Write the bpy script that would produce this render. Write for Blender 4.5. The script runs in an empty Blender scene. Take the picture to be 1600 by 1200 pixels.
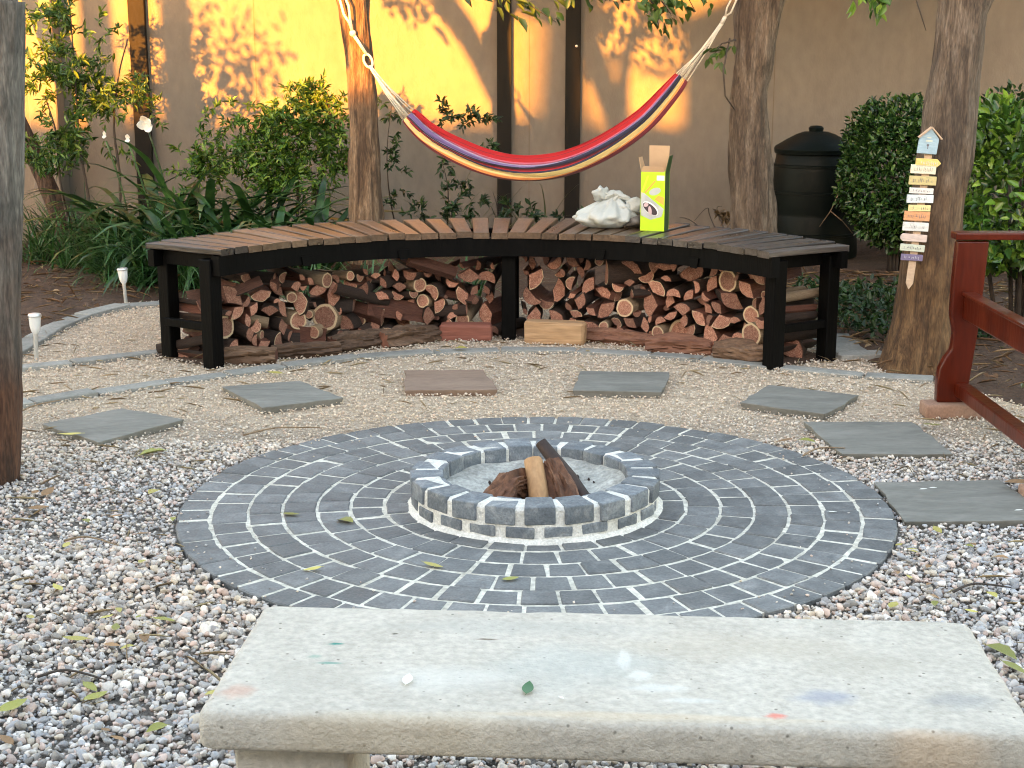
import bpy, bmesh, math, random
import numpy as np
from mathutils import Vector, Matrix, noise as mnoise

S = bpy.context.scene
COL = S.collection
rnd = random.Random(7)
rng = np.random.default_rng(7)
PI = math.pi

# ------------------------------------------------------------------ camera
FPX, CAMH, PITCH = 2311.0, 1.493, 0.22074
cam_d = bpy.data.cameras.new('camera')
cam = bpy.data.objects.new('camera', cam_d)
COL.objects.link(cam)
cam.location = (0, 0, CAMH)
cam.rotation_euler = (PI / 2 - PITCH, 0, 0)
cam_d.sensor_fit = 'HORIZONTAL'
cam_d.sensor_width = 36.0
cam_d.lens = 36.0 * FPX / 1600.0
cam_d.clip_start = 0.05
cam_d.clip_end = 1500
S.camera = cam

# ------------------------------------------------------------------ light
SUN_AZ, SUN_EL = math.radians(21.0), math.radians(6.2)   # sun behind the viewer, to the left, low
world = bpy.data.worlds.new('World')
S.world = world
world.use_nodes = True
wn = world.node_tree
for n in list(wn.nodes):
    wn.nodes.remove(n)
w_out = wn.nodes.new('ShaderNodeOutputWorld')
w_bg = wn.nodes.new('ShaderNodeBackground')
w_sky = wn.nodes.new('ShaderNodeTexSky')
w_sky.sky_type = 'NISHITA'
w_sky.sun_disc = False
w_sky.sun_elevation = SUN_EL
w_sky.sun_rotation = PI + SUN_AZ
w_sky.air_density = 1.0
w_sky.dust_density = 1.0
w_sky.ozone_density = 1.0
w_bg.inputs['Strength'].default_value = 0.15
w_wb = wn.nodes.new('ShaderNodeMix'); w_wb.data_type = 'RGBA'; w_wb.blend_type = 'MULTIPLY'; w_wb.inputs[0].default_value = 1.0
w_wb.inputs[7].default_value = (1.20, 0.965, 0.82, 1)          # camera white balance for open shade
wn.links.new(w_sky.outputs[0], w_wb.inputs[6])
wn.links.new(w_wb.outputs[2], w_bg.inputs[0])
wn.links.new(w_bg.outputs[0], w_out.inputs[0])
sun_d = bpy.data.lights.new('sun', 'SUN')
sun_d.energy = 3.2
sun_d.angle = math.radians(0.8)
sun_d.color = (1.0, 0.36, 0.035)
sun = bpy.data.objects.new('sun', sun_d)
COL.objects.link(sun)
SDIR = Vector((math.sin(SUN_AZ) * math.cos(SUN_EL), math.cos(SUN_AZ) * math.cos(SUN_EL), -math.sin(SUN_EL)))
sun.rotation_euler = SDIR.to_track_quat('-Z', 'Y').to_euler()
sun.location = (-6, -8, 8)
S.view_settings.view_transform = 'Standard'
S.view_settings.look = 'None'
S.view_settings.gamma = 1.0
S.view_settings.exposure = 3.85
S.view_settings.use_curve_mapping = False
S.cycles.filter_width = 1.1

# ------------------------------------------------------------------ helpers
_c, _s = math.cos(PITCH), math.sin(PITCH)


def _ray(px, py):
    a = (px - 800) / FPX
    b = (600 - py) / FPX
    return Vector((a, _c + b * _s, -_s + b * _c))


def onz(px, py, z=0.0):
    """world point at height z seen at photo position (layout measuring only)"""
    r = _ray(px, py)
    return r * ((z - CAMH) / r.z) + Vector((0, 0, CAMH))


def ony(px, py, y):
    r = _ray(px, py)
    return r * (y / r.y) + Vector((0, 0, CAMH))


def tag(o, label=None, cat=None, group=None, kind=None):
    if label: o['label'] = label
    if cat: o['category'] = cat
    if group: o['group'] = group
    if kind: o['kind'] = kind
    return o


def empty(name, loc=(0, 0, 0), rz=0.0, label=None, cat=None, group=None):
    o = bpy.data.objects.new(name, None)
    COL.objects.link(o)
    o.location = loc
    o.rotation_euler = (0, 0, rz)
    o.empty_display_size = 0.1
    return tag(o, label, cat, group)


def link(name, me, parent=None, loc=None, rot=None, scale=None):
    o = bpy.data.objects.new(name, me)
    COL.objects.link(o)
    if parent is not None: o.parent = parent
    if loc is not None: o.location = loc
    if rot is not None: o.rotation_euler = rot
    if scale is not None: o.scale = scale
    return o


class MB:
    def __init__(s):
        s.v = []; s.f = []; s.m = []; s.uv = {}

    def add(s, vs, fs, mi=0):
        b = len(s.v)
        s.v += [tuple(x) for x in vs]
        for f in fs:
            s.f.append(tuple(b + i for i in f)); s.m.append(mi)
        return b

    def box(s, c, d, rz=0.0, mi=0, M=None):
        vs = []
        for z in (-1, 1):
            for y in (-1, 1):
                for x in (-1, 1):
                    p = Vector((x * d[0] / 2, y * d[1] / 2, z * d[2] / 2))
                    if M is not None: p = M @ p
                    elif rz: p = Matrix.Rotation(rz, 3, 'Z') @ p
                    vs.append(p + Vector(c))
        s.add(vs, [(0, 2, 3, 1), (4, 5, 7, 6), (0, 1, 5, 4), (2, 6, 7, 3), (0, 4, 6, 2), (1, 3, 7, 5)], mi)

    def prism(s, poly, z0, z1, M=None, mi=0):
        n = len(poly)
        vs = [Vector((p[0], p[1], z0)) for p in poly] + [Vector((p[0], p[1], z1)) for p in poly]
        if M is not None: vs = [M @ v for v in vs]
        fs = [tuple(range(n - 1, -1, -1)), tuple(range(n, 2 * n))]
        fs += [(i, (i + 1) % n, n + (i + 1) % n, n + i) for i in range(n)]
        s.add(vs, fs, mi)

    def tube(s, pts, rads, n=10, caps=True, mi=0, fn=None, mcap=None):
        pts = [Vector(p) for p in pts]
        if not hasattr(rads, '__len__'): rads = [rads] * len(pts)
        rings = []
        up = None
        for i, p in enumerate(pts):
            t = (pts[min(i + 1, len(pts) - 1)] - pts[max(i - 1, 0)])
            t = t.normalized() if t.length > 1e-9 else Vector((0, 0, 1))
            if up is None:
                up = Vector((1, 0, 0)) if abs(t.x) < 0.9 else Vector((0, 1, 0))
            a = (up - t * up.dot(t)).normalized()
            b = t.cross(a)
            up = a
            ring = []
            for k in range(n):
                th = 2 * PI * k / n
                r = rads[i] * (fn(i, th, p) if fn else 1.0)
                ring.append(p + (a * math.cos(th) + b * math.sin(th)) * r)
            rings.append(ring)
        vs = [v for r in rings for v in r]
        fs = []
        for i in range(len(pts) - 1):
            for k in range(n):
                k2 = (k + 1) % n
                fs.append((i * n + k, i * n + k2, (i + 1) * n + k2, (i + 1) * n + k))
        b0 = s.add(vs, fs, mi)
        if caps:
            s.f.append(tuple(b0 + k for k in range(n - 1, -1, -1))); s.m.append(mi if mcap is None else mcap)
            e = b0 + (len(pts) - 1) * n
            s.f.append(tuple(e + k for k in range(n))); s.m.append(mi if mcap is None else mcap)

    def lathe(s, prof, n=32, mi=0, c=(0, 0, 0)):
        vs = []
        for r, z in prof:
            for k in range(n):
                th = 2 * PI * k / n
                vs.append((c[0] + r * math.cos(th), c[1] + r * math.sin(th), c[2] + z))
        fs = []
        for i in range(len(prof) - 1):
            for k in range(n):
                k2 = (k + 1) % n
                fs.append((i * n + k, i * n + k2, (i + 1) * n + k2, (i + 1) * n + k))
        fs.append(tuple(range(n - 1, -1, -1)))
        fs.append(tuple((len(prof) - 1) * n + k for k in range(n)))
        s.add(vs, fs, mi)

    def mesh(s, name, mats, smooth=False, bevel=0.0, segs=1, sharp=None):
        me = bpy.data.meshes.new(name)
        me.from_pydata(s.v, [], s.f)
        for m in (mats if isinstance(mats, (list, tuple)) else [mats]): me.materials.append(m)
        me.polygons.foreach_set('material_index', s.m)
        if bevel > 0:
            bm = bmesh.new(); bm.from_mesh(me)
            es = [e for e in bm.edges if len(e.link_faces) == 2 and e.calc_face_angle(0) > 0.4]
            bmesh.ops.bevel(bm, geom=es, offset=bevel, segments=segs, affect='EDGES', profile=0.6, clamp_overlap=True)
            bm.to_mesh(me); bm.free()
        if smooth:
            me.polygons.foreach_set('use_smooth', [True] * len(me.polygons))
            if sharp: me.set_sharp_from_angle(angle=sharp)
        me.update()
        return me

    def build(s, name, mats, parent=None, smooth=False, bevel=0.0, segs=1, sharp=None, **kw):
        return link(name, s.mesh(name, mats, smooth, bevel, segs, sharp), parent, **kw)


def np_mesh(name, verts, loops, lens, mat, col=None, smooth=True):
    """fast mesh: verts (n,3), loops flat index, lens per-face size"""
    me = bpy.data.meshes.new(name)
    me.vertices.add(len(verts)); me.vertices.foreach_set('co', np.asarray(verts, np.float32).ravel())
    me.loops.add(len(loops)); me.loops.foreach_set('vertex_index', np.asarray(loops, np.int32))
    st = np.concatenate([[0], np.cumsum(lens)[:-1]]).astype(np.int32)
    me.polygons.add(len(lens)); me.polygons.foreach_set('loop_start', st)
    me.update(calc_edges=True)
    if smooth: me.polygons.foreach_set('use_smooth', np.ones(len(lens), bool))
    if col is not None:
        a = me.color_attributes.new('Col', 'FLOAT_COLOR', 'POINT')
        c4 = np.ones((len(verts), 4), np.float32); c4[:, :3] = col
        a.data.foreach_set('color', c4.ravel())
    me.materials.append(mat)
    me.validate()
    return me


# ------------------------------------------------------------------ materials
def ramp(nt, cols):
    r = nt.nodes.new('ShaderNodeValToRGB')
    e = r.color_ramp.elements
    n = len(cols)
    for i, c in enumerate(cols):
        if len(c) == 4: pos, c = c[0], c[1:]
        else: pos = 0.25 + 0.5 * i / max(n - 1, 1)
        el = e[i] if i < 2 else e.new(pos)
        el.position = pos; el.color = (*c, 1)
    return r


def mat(name, cols, scale=8.0, rough=0.7, bump=0.0, bscale=60.0, stretch=(1, 1, 1), rand=0.0, attr=False,
        detail=5.0, spec=0.5, trans=0.0, coat=0.0, fine=0.0, gen='Object', speck=None, metal=0.0, bdist=0.01, distort=0.0,
        rough_var=0.0):
    m = bpy.data.materials.new(name)
    m.use_nodes = True
    nt = m.node_tree; N = nt.nodes; L = nt.links
    bs = N['Principled BSDF']
    tc = N.new('ShaderNodeTexCoord')
    vec = tc.outputs[gen]
    oi = None
    if rand > 0:
        oi = N.new('ShaderNodeObjectInfo')
        mu = N.new('ShaderNodeMath'); mu.operation = 'MULTIPLY'; mu.inputs[1].default_value = 37.0
        L.new(oi.outputs['Random'], mu.inputs[0])
        ad = N.new('ShaderNodeVectorMath'); ad.operation = 'ADD'
        L.new(vec, ad.inputs[0]); L.new(mu.outputs[0], ad.inputs[1])
        vec = ad.outputs[0]
    mp = N.new('ShaderNodeMapping'); mp.inputs['Scale'].default_value = stretch
    L.new(vec, mp.inputs[0])
    nz = N.new('ShaderNodeTexNoise'); nz.inputs['Scale'].default_value = scale; nz.inputs['Detail'].default_value = detail
    nz.inputs['Roughness'].default_value = 0.62
    nz.inputs['Distortion'].default_value = distort
    L.new(mp.outputs[0], nz.inputs['Vector'])
    cr = ramp(nt, cols)
    L.new(nz.outputs['Fac'], cr.inputs[0])
    out = cr.outputs[0]

    def mix(mode, fac, a, b):
        x = N.new('ShaderNodeMix'); x.data_type = 'RGBA'; x.blend_type = mode
        if isinstance(fac, float): x.inputs[0].default_value = fac
        else: L.new(fac, x.inputs[0])
        for sock, val in ((x.inputs[6], a), (x.inputs[7], b)):
            if isinstance(val, tuple): sock.default_value = (*val, 1)
            else: L.new(val, sock)
        return x.outputs[2]
    if attr:
        at = N.new('ShaderNodeAttribute'); at.attribute_name = 'Col'
        out = mix('MULTIPLY', 1.0, out, at.outputs['Color'])
    if fine > 0:
        n2 = N.new('ShaderNodeTexNoise'); n2.inputs['Scale'].default_value = scale * 9; n2.inputs['Detail'].default_value = 4
        L.new(mp.outputs[0], n2.inputs['Vector'])
        r2 = ramp(nt, [(0.3, 1 - fine, 1 - fine, 1 - fine), (0.7, 1 + fine * 0.4, 1 + fine * 0.4, 1 + fine * 0.4)])
        L.new(n2.outputs['Fac'], r2.inputs[0])
        out = mix('MULTIPLY', 1.0, out, r2.outputs[0])
    if speck:
        vo = N.new('ShaderNodeTexVoronoi'); vo.inputs['Scale'].default_value = speck[0]
        L.new(mp.outputs[0], vo.inputs['Vector'])
        r3 = ramp(nt, [(speck[1], 1, 1, 1), (speck[1] + 0.06, 0, 0, 0)])
        L.new(vo.outputs['Distance'], r3.inputs[0])
        out = mix('MIX', r3.outputs[0], out, speck[2])
    if rand > 0:
        hs = N.new('ShaderNodeHueSaturation')
        mr = N.new('ShaderNodeMapRange'); mr.inputs['To Min'].default_value = 1 - rand; mr.inputs['To Max'].default_value = 1 + rand
        L.new(oi.outputs['Random'], mr.inputs[0]); L.new(mr.outputs[0], hs.inputs['Value'])
        L.new(out, hs.inputs['Color']); out = hs.outputs[0]
    L.new(out, bs.inputs['Base Color'])
    bs.inputs['Roughness'].default_value = rough
    if rough_var > 0:
        rr = N.new('ShaderNodeMapRange'); rr.inputs['From Min'].default_value = 0.3; rr.inputs['From Max'].default_value = 0.7
        rr.inputs['To Min'].default_value = rough - rough_var; rr.inputs['To Max'].default_value = rough + rough_var
        L.new(nz.outputs['Fac'], rr.inputs[0]); L.new(rr.outputs[0], bs.inputs['Roughness'])
    bs.inputs['Specular IOR Level'].default_value = spec
    bs.inputs['Metallic'].default_value = metal
    if coat: bs.inputs['Coat Weight'].default_value = coat; bs.inputs['Coat Roughness'].default_value = 0.12
    if bump > 0:
        nb = N.new('ShaderNodeTexNoise'); nb.inputs['Scale'].default_value = bscale; nb.inputs['Detail'].default_value = 6
        L.new(mp.outputs[0], nb.inputs['Vector'])
        bp = N.new('ShaderNodeBump'); bp.inputs['Strength'].default_value = bump; bp.inputs['Distance'].default_value = bdist
        L.new(nb.outputs['Fac'], bp.inputs['Height']); L.new(bp.outputs[0], bs.inputs['Normal'])
    if trans > 0:
        tr = N.new('ShaderNodeBsdfTranslucent'); L.new(out, tr.inputs['Color'])
        ms = N.new('ShaderNodeMixShader'); ms.inputs[0].default_value = trans
        L.new(bs.outputs[0], ms.inputs[1]); L.new(tr.outputs[0], ms.inputs[2])
        L.new(ms.outputs[0], N['Material Output'].inputs['Surface'])
    return m


m_soil = mat('soil', [(0.0450, 0.0248, 0.0135), (0.0765, 0.0405, 0.0225), (0.1080, 0.0630, 0.0360)], 6, 0.95, 0.8, 40, fine=0.4, bdist=0.03)
m_gravelbase = mat('gravel_bed', [(0.12, 0.105, 0.095), (0.22, 0.195, 0.17), (0.32, 0.285, 0.25)], 30, 0.95, 0.8, 90, fine=0.5, bdist=0.02)
m_pebble = mat('pebble', [(0.85, 0.85, 0.85), (1.05, 1.03, 1.0)], 60, 0.75, 0.25, 200, attr=True)
m_wall = mat('wall_plaster', [(0.140, 0.119, 0.099), (0.170, 0.146, 0.122), (0.190, 0.164, 0.137)], 1.6, 0.9, 0.25, 70, fine=0.10, detail=10, stretch=(1, 1, 0.55))
m_joint = mat('wall_joint', [(0.12, 0.09, 0.065), (0.16, 0.12, 0.09)], 5, 0.9)
m_slate = mat('slate_paver', [(0.086, 0.0905, 0.095), (0.138, 0.143, 0.146), (0.215, 0.218, 0.217)], 14, 0.62, 0.35, 70, rand=0.22, fine=0.25,
              stretch=(1, 1, 1), rough_var=0.12, distort=0.6)
m_ringbrick = mat('ring_brick', [(0.09, 0.105, 0.125), (0.15, 0.17, 0.19), (0.30, 0.31, 0.31)], 18, 0.65, 0.5, 60, rand=0.2, fine=0.3, distort=0.8)
m_mortar = mat('mortar', [(0.42, 0.39, 0.325), (0.63, 0.60, 0.52), (0.74, 0.71, 0.63)], 6, 0.95, 0.5, 120, fine=0.35)
m_mortar_w = mat('ring_mortar', [(0.46, 0.445, 0.40), (0.66, 0.645, 0.60), (0.78, 0.765, 0.72)], 16, 0.95, 0.6, 90, fine=0.25)
m_ash = mat('ash', [(0.20, 0.205, 0.19), (0.38, 0.38, 0.355), (0.60, 0.60, 0.56)], 9, 0.95, 0.7, 60, fine=0.3, distort=1.0, bdist=0.02)
m_concrete = mat('cast_concrete', [(0.41, 0.372, 0.32), (0.49, 0.447, 0.388), (0.555, 0.51, 0.45)], 7, 0.88, 0.5, 150, fine=0.2, detail=12,
                 speck=(30, 0.05, (0.20, 0.18, 0.15)), distort=0.5)
m_flag = mat('flagstone', [(0.125, 0.122, 0.108), (0.18, 0.175, 0.155), (0.23, 0.222, 0.20)], 9, 0.8, 0.6, 40, stretch=(0.35, 1, 1), rand=0.12, fine=0.15, distort=0.8)
m_flag_b = mat('flagstone_brown', [(0.17, 0.115, 0.085), (0.24, 0.165, 0.12), (0.28, 0.20, 0.15)], 9, 0.8, 0.6, 40, stretch=(0.35, 1, 1), fine=0.15, distort=0.8)
m_edge = mat('edging_stone', [(0.17, 0.17, 0.155), (0.25, 0.25, 0.23), (0.32, 0.31, 0.28)], 8, 0.9, 0.4, 60, rand=0.15, fine=0.2)
m_black = mat('black_painted_wood', [(0.0012, 0.0012, 0.0013), (0.002, 0.002, 0.002), (0.004, 0.0038, 0.0036)], 10, 0.55, 0.25, 80, stretch=(1, 1, 0.2), rough_var=0.1, spec=0.07)
m_slat = mat('seat_slat', [(0.0510, 0.0306, 0.0190), (0.0952, 0.0578, 0.0340), (0.1496, 0.0952, 0.0578)], 9, 0.36, 0.35, 60, stretch=(0.12, 1, 1), rand=0.3, fine=0.3,
             rough_var=0.1)
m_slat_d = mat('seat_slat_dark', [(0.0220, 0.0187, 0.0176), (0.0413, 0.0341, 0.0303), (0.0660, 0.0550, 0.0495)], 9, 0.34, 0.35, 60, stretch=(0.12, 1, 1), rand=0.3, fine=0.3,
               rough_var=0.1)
m_bark_log = mat('log_bark', [(0.0135, 0.0069, 0.0046), (0.0328, 0.0166, 0.0104), (0.0577, 0.0328, 0.0192)], 14, 0.85, 0.7, 40, stretch=(1, 0.15, 1), rand=0.35, fine=0.4)
m_bark_pale = mat('log_bark_pale', [(0.1500, 0.0975, 0.0562), (0.2475, 0.1725, 0.1050), (0.3150, 0.2325, 0.1500)], 12, 0.85, 0.6, 40, stretch=(1, 0.15, 1), rand=0.2, fine=0.3)
m_split = mat('log_split', [(0.0525, 0.0165, 0.0090), (0.1200, 0.0413, 0.0240), (0.2025, 0.0863, 0.0510)], 16, 0.75, 0.6, 50, stretch=(1, 0.08, 1), rand=0.35, fine=0.35)
m_end = mat('log_end', [(0.19, 0.068, 0.040), (0.37, 0.170, 0.112), (0.56, 0.34, 0.235)], 5, 0.8, 0.5, 30, rand=0.42, fine=0.25, distort=1.0)
m_endpale = mat('log_sapwood', [(0.4250, 0.2890, 0.1615), (0.5610, 0.4165, 0.2550), (0.6120, 0.4845, 0.3230)], 14, 0.8, 0.3, 70, rand=0.12, fine=0.2)
m_pine = mat('fresh_split_pale', [(0.28, 0.155, 0.075), (0.42, 0.26, 0.135), (0.50, 0.33, 0.19)], 10, 0.75, 0.5, 50, stretch=(0.1, 1, 1), fine=0.25)
m_plank_red = mat('red_plank', [(0.13, 0.04, 0.025), (0.22, 0.075, 0.05), (0.28, 0.11, 0.07)], 10, 0.7, 0.4, 50, stretch=(0.08, 1, 1), fine=0.25)
m_bark = mat('tree_bark', [(0.36, 0.0527, 0.0372, 0.0267), (0.5, 0.1054, 0.0775, 0.0558), (0.66, 0.1674, 0.1333, 0.1023)], 17, 0.92, 1.0, 42, stretch=(1, 1, 0.16), fine=0.5, bdist=0.02, distort=1.2)
m_bark_b = mat('tree_bark_brown', [(0.36, 0.0544, 0.0326, 0.0190), (0.5, 0.1258, 0.0782, 0.0449), (0.66, 0.2176, 0.1496, 0.0952)], 17, 0.92, 1.0, 42, stretch=(1, 1, 0.16), fine=0.5, bdist=0.02, distort=1.2)
m_bark_g = mat('tree_bark_grey', [(0.36, 0.0562, 0.0525, 0.0465), (0.5, 0.1050, 0.0975, 0.0863), (0.66, 0.1725, 0.1613, 0.1425)], 17, 0.92, 1.0, 42, stretch=(1, 1, 0.16), fine=0.5, bdist=0.02, distort=1.2)
m_bark_r = mat('tree_bark_red', [(0.36, 0.0300, 0.0180, 0.0132), (0.5, 0.0660, 0.0390, 0.0270), (0.66, 0.1080, 0.0720, 0.0510)], 17, 0.92, 1.0, 42, stretch=(1, 1, 0.16), fine=0.5, bdist=0.02, distort=1.2)
W1 = [(0.9, 0.9, 0.9), (1.05, 1.05, 1.05)]
m_leaf = mat('leaf', W1, 30, 0.42, 0.0, attr=True, trans=0.28)
m_leafgloss = mat('leaf_glossy', W1, 30, 0.3, 0.0, attr=True, trans=0.15)
m_strap = mat('strap_leaf', [(0.010, 0.034, 0.008), (0.024, 0.07, 0.016), (0.07, 0.15, 0.04)], 12, 0.36, 0.15, 60, rand=0.35, trans=0.15)
m_stem = mat('dark_stem', [(0.03, 0.022, 0.018), (0.06, 0.045, 0.035)], 20, 0.8, 0.3, 50)
m_post = mat('dark_post', [(0.009, 0.008, 0.007), (0.017, 0.015, 0.013)], 12, 0.7, 0.2, 50, stretch=(1, 1, 0.2), spec=0.12)
m_rope = mat('cotton_rope', [(0.58, 0.53, 0.44), (0.74, 0.70, 0.60)], 120, 0.9, 0.5, 300)
m_bin = mat('bin_plastic', [(0.0016, 0.0042, 0.004), (0.003, 0.0065, 0.006)], 6, 0.5, 0.1, 60, spec=0.14)
m_red = mat('red_varnished_wood', [(0.0400, 0.0048, 0.0016), (0.0760, 0.0096, 0.0032), (0.1120, 0.0176, 0.0056)], 7, 0.3, 0.15, 50, stretch=(1, 1, 0.12), coat=0.18, fine=0.2, spec=0.2)
m_brick = mat('clay_brick', [(0.26, 0.15, 0.10), (0.34, 0.21, 0.15)], 12, 0.9, 0.5, 60, fine=0.2)
m_bag = mat('white_plastic_bag', [(0.46, 0.48, 0.45), (0.56, 0.575, 0.54)], 8, 0.3, 0.5, 22, trans=0.2, stretch=(1, 1, 1.6), bdist=0.02)
m_bagd = mat('bag_contents', [(0.05, 0.045, 0.04), (0.16, 0.14, 0.12)], 20, 0.5, 0.2, 30)
m_lime = mat('lime_card', [(0.42, 0.66, 0.01), (0.47, 0.72, 0.015)], 3, 0.45)
m_green_d = mat('dark_green_card', [(0.012, 0.03, 0.006), (0.035, 0.085, 0.012)], 12, 0.5)
m_card = mat('brown_card', [(0.40, 0.26, 0.15), (0.47, 0.32, 0.19)], 10, 0.85)
m_yel = mat('yellow_print', [(0.78, 0.62, 0.03), (0.82, 0.66, 0.05)], 3, 0.5)
m_ora = mat('orange_print', [(0.60, 0.35, 0.05), (0.68, 0.42, 0.08)], 3, 0.5)
m_sil = mat('silver_print', [(0.30, 0.32, 0.32), (0.62, 0.64, 0.63)], 9, 0.4)
m_white = mat('white_print', [(0.72, 0.72, 0.70), (0.8, 0.8, 0.78)], 5, 0.5)
m_dark = mat('dark_print', [(0.03, 0.02, 0.03), (0.06, 0.04, 0.05)], 5, 0.5)
m_pinkp = mat('pink_print', [(0.50, 0.36, 0.38), (0.58, 0.44, 0.45)], 5, 0.5)
m_steel = mat('brushed_steel', [(0.55, 0.56, 0.55), (0.70, 0.71, 0.70)], 30, 0.35, metal=0.7)
m_lens = mat('frosted_lens', [(0.66, 0.68, 0.68), (0.74, 0.76, 0.76)], 30, 0.3)
m_petal = mat('white_petal', [(0.75, 0.75, 0.70), (0.82, 0.82, 0.78)], 20, 0.5, trans=0.25)
m_house = mat('house_render', [(0.50, 0.44, 0.36), (0.58, 0.52, 0.43)], 2, 0.9, 0.2, 60)
m_roof = mat('roof_tile', [(0.20, 0.10, 0.07), (0.28, 0.15, 0.10)], 5, 0.85, 0.4, 20)
m_glass = mat('window_glass', [(0.03, 0.035, 0.04), (0.05, 0.055, 0.06)], 1, 0.08)


def two_tone(name, low, high, z0, z1):
    """bark that is browner at the foot and greyer with lichen higher up"""
    m = high.copy(); m.name = name
    nt = m.node_tree; N = nt.nodes; Lk = nt.links
    bs = N['Principled BSDF']; src = bs.inputs['Base Color'].links[0].from_socket
    tc = N.new('ShaderNodeTexCoord'); sp_ = N.new('ShaderNodeSeparateXYZ'); Lk.new(tc.outputs['Object'], sp_.inputs[0])
    nz = N.new('ShaderNodeTexNoise'); nz.inputs['Scale'].default_value = 5; Lk.new(tc.outputs['Object'], nz.inputs['Vector'])
    ad = N.new('ShaderNodeMath'); ad.operation = 'ADD'; Lk.new(sp_.outputs['Z'], ad.inputs[0]); Lk.new(nz.outputs['Fac'], ad.inputs[1])
    mr = N.new('ShaderNodeMapRange'); mr.inputs['From Min'].default_value = z0 + 0.5; mr.inputs['From Max'].default_value = z1 + 0.5; Lk.new(ad.outputs[0], mr.inputs[0])
    mx = N.new('ShaderNodeMix'); mx.data_type = 'RGBA'; mx.blend_type = 'MULTIPLY'
    inv = N.new('ShaderNodeMath'); inv.operation = 'SUBTRACT'; inv.inputs[0].default_value = 1.0; Lk.new(mr.outputs[0], inv.inputs[1])
    Lk.new(inv.outputs[0], mx.inputs[0]); Lk.new(src, mx.inputs[6]); mx.inputs[7].default_value = (*low, 1)
    Lk.new(mx.outputs[2], bs.inputs['Base Color'])
    return m


m_bark_t1 = two_tone('bark_left_tree', (0.62, 0.30, 0.18), m_bark_g, 0.35, 0.85)
m_bark_t4 = two_tone('bark_sign_tree', (1.0, 0.72, 0.42), m_bark, 0.5, 1.2)

# ------------------------------------------------------------------ leaf meshes
def leaf_cloud(name, P, D, U, size, aspect, cols, m, parent=None, curl=0.25, shade=None):
    """P base points, D leaf direction, U approximate normal; each leaf a 6-vertex folded blade"""
    P = np.asarray(P, float); n = len(P)
    D = D / np.linalg.norm(D, axis=1, keepdims=True)
    B = np.cross(D, U); B /= np.maximum(np.linalg.norm(B, axis=1, keepdims=True), 1e-6)
    Nn = np.cross(B, D)
    L = np.asarray(size).reshape(-1, 1) * np.ones((n, 1)); Wd = L * aspect
    v = np.empty((n, 6, 3))
    v[:, 0] = P
    v[:, 1] = P + D * L * 0.35 + B * Wd * 0.5 + Nn * Wd * curl
    v[:, 2] = P + D * L * 0.70 + B * Wd * 0.36 + Nn * (Wd * curl - L * 0.05)
    v[:, 3] = P + D * L - Nn * L * 0.14
    v[:, 4] = P + D * L * 0.70 - B * Wd * 0.36 + Nn * (Wd * curl - L * 0.05)
    v[:, 5] = P + D * L * 0.35 - B * Wd * 0.5 + Nn * Wd * curl
    base = np.arange(n)[:, None] * 6
    q = np.array([[0, 1, 2, 3], [0, 3, 4, 5]])
    loops = (base[:, None, :] + q[None]).reshape(-1)
    cols = np.asarray(cols, float)
    c = cols[rng.integers(0, len(cols), n)] * rng.uniform(0.7, 1.3, (n, 1))
    me = np_mesh(name, v.reshape(-1, 3), loops, np.full(2 * n, 4), m, np.repeat(c, 6, axis=0), smooth=False)
    return link(name, me, parent)


def rand_unit(n):
    d = rng.normal(size=(n, 3))
    return d / np.linalg.norm(d, axis=1, keepdims=True)


G_DARK = [(0.012, 0.035, 0.010), (0.018, 0.050, 0.012), (0.03, 0.07, 0.016)]
G_MID = [(0.022, 0.055, 0.012), (0.035, 0.08, 0.016), (0.06, 0.105, 0.02), (0.09, 0.13, 0.022)]
G_LIGHT = [(0.05, 0.12, 0.015), (0.10, 0.20, 0.02), (0.19, 0.32, 0.04), (0.03, 0.08, 0.012)]


def crown_leaves(name, centre, rad, n, size, cols, m, parent, clumps=40, aspect=0.45, seed=0):
    """uneven crown: clumps spread in an ellipsoid, gaps between"""
    g = np.random.default_rng(seed)
    c = g.normal(size=(clumps, 3)); c /= np.linalg.norm(c, axis=1, keepdims=True)
    c *= (g.uniform(0.25, 1, (clumps, 1)) ** 0.6)
    c = np.asarray(centre) + c * np.asarray(rad)
    k = g.integers(0, clumps, n)
    sp = 0.22 * np.mean(rad)
    P = c[k] + g.normal(size=(n, 3)) * sp * np.array([1, 1, 0.6])
    D = g.normal(size=(n, 3)) + np.array([0, 0, -0.35])
    U = g.normal(size=(n, 3)) * 0.6 + np.array([0, 0, 1.0])
    return leaf_cloud(name, P, D, U, g.uniform(0.7, 1.3, n) * size, aspect, cols, m, parent)


# ================================================================== SETTING
# ground: one big sheet of soil, the gravel as a sheet above it
mb = MB()
mb.add([(-300, -300, -0.03), (300, -300, -0.03), (300, 600, -0.03), (-300, 600, -0.03)], [(0, 1, 2, 3)])
tag(mb.build('ground', m_soil), kind='structure')

GR = [(-9, -1.6), (9, -1.6), (9, 5.0)]
for p in [(1900, 690), (1620, 640), (1480, 600), (1390, 586), (1330, 548), (1200, 505), (900, 468), (600, 466), (330, 468), (195, 474), (120, 494), (28, 552)]:
    q = onz(*p); GR.append((q.x, q.y))
GR += [(-5.0, 6.6), (-9, 6.2)]
mb = MB(); mb.add([(x, y, -0.004) for x, y in GR], [tuple(range(len(GR)))])
tag(mb.build('gravel_bed', m_gravelbase), kind='structure')


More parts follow.
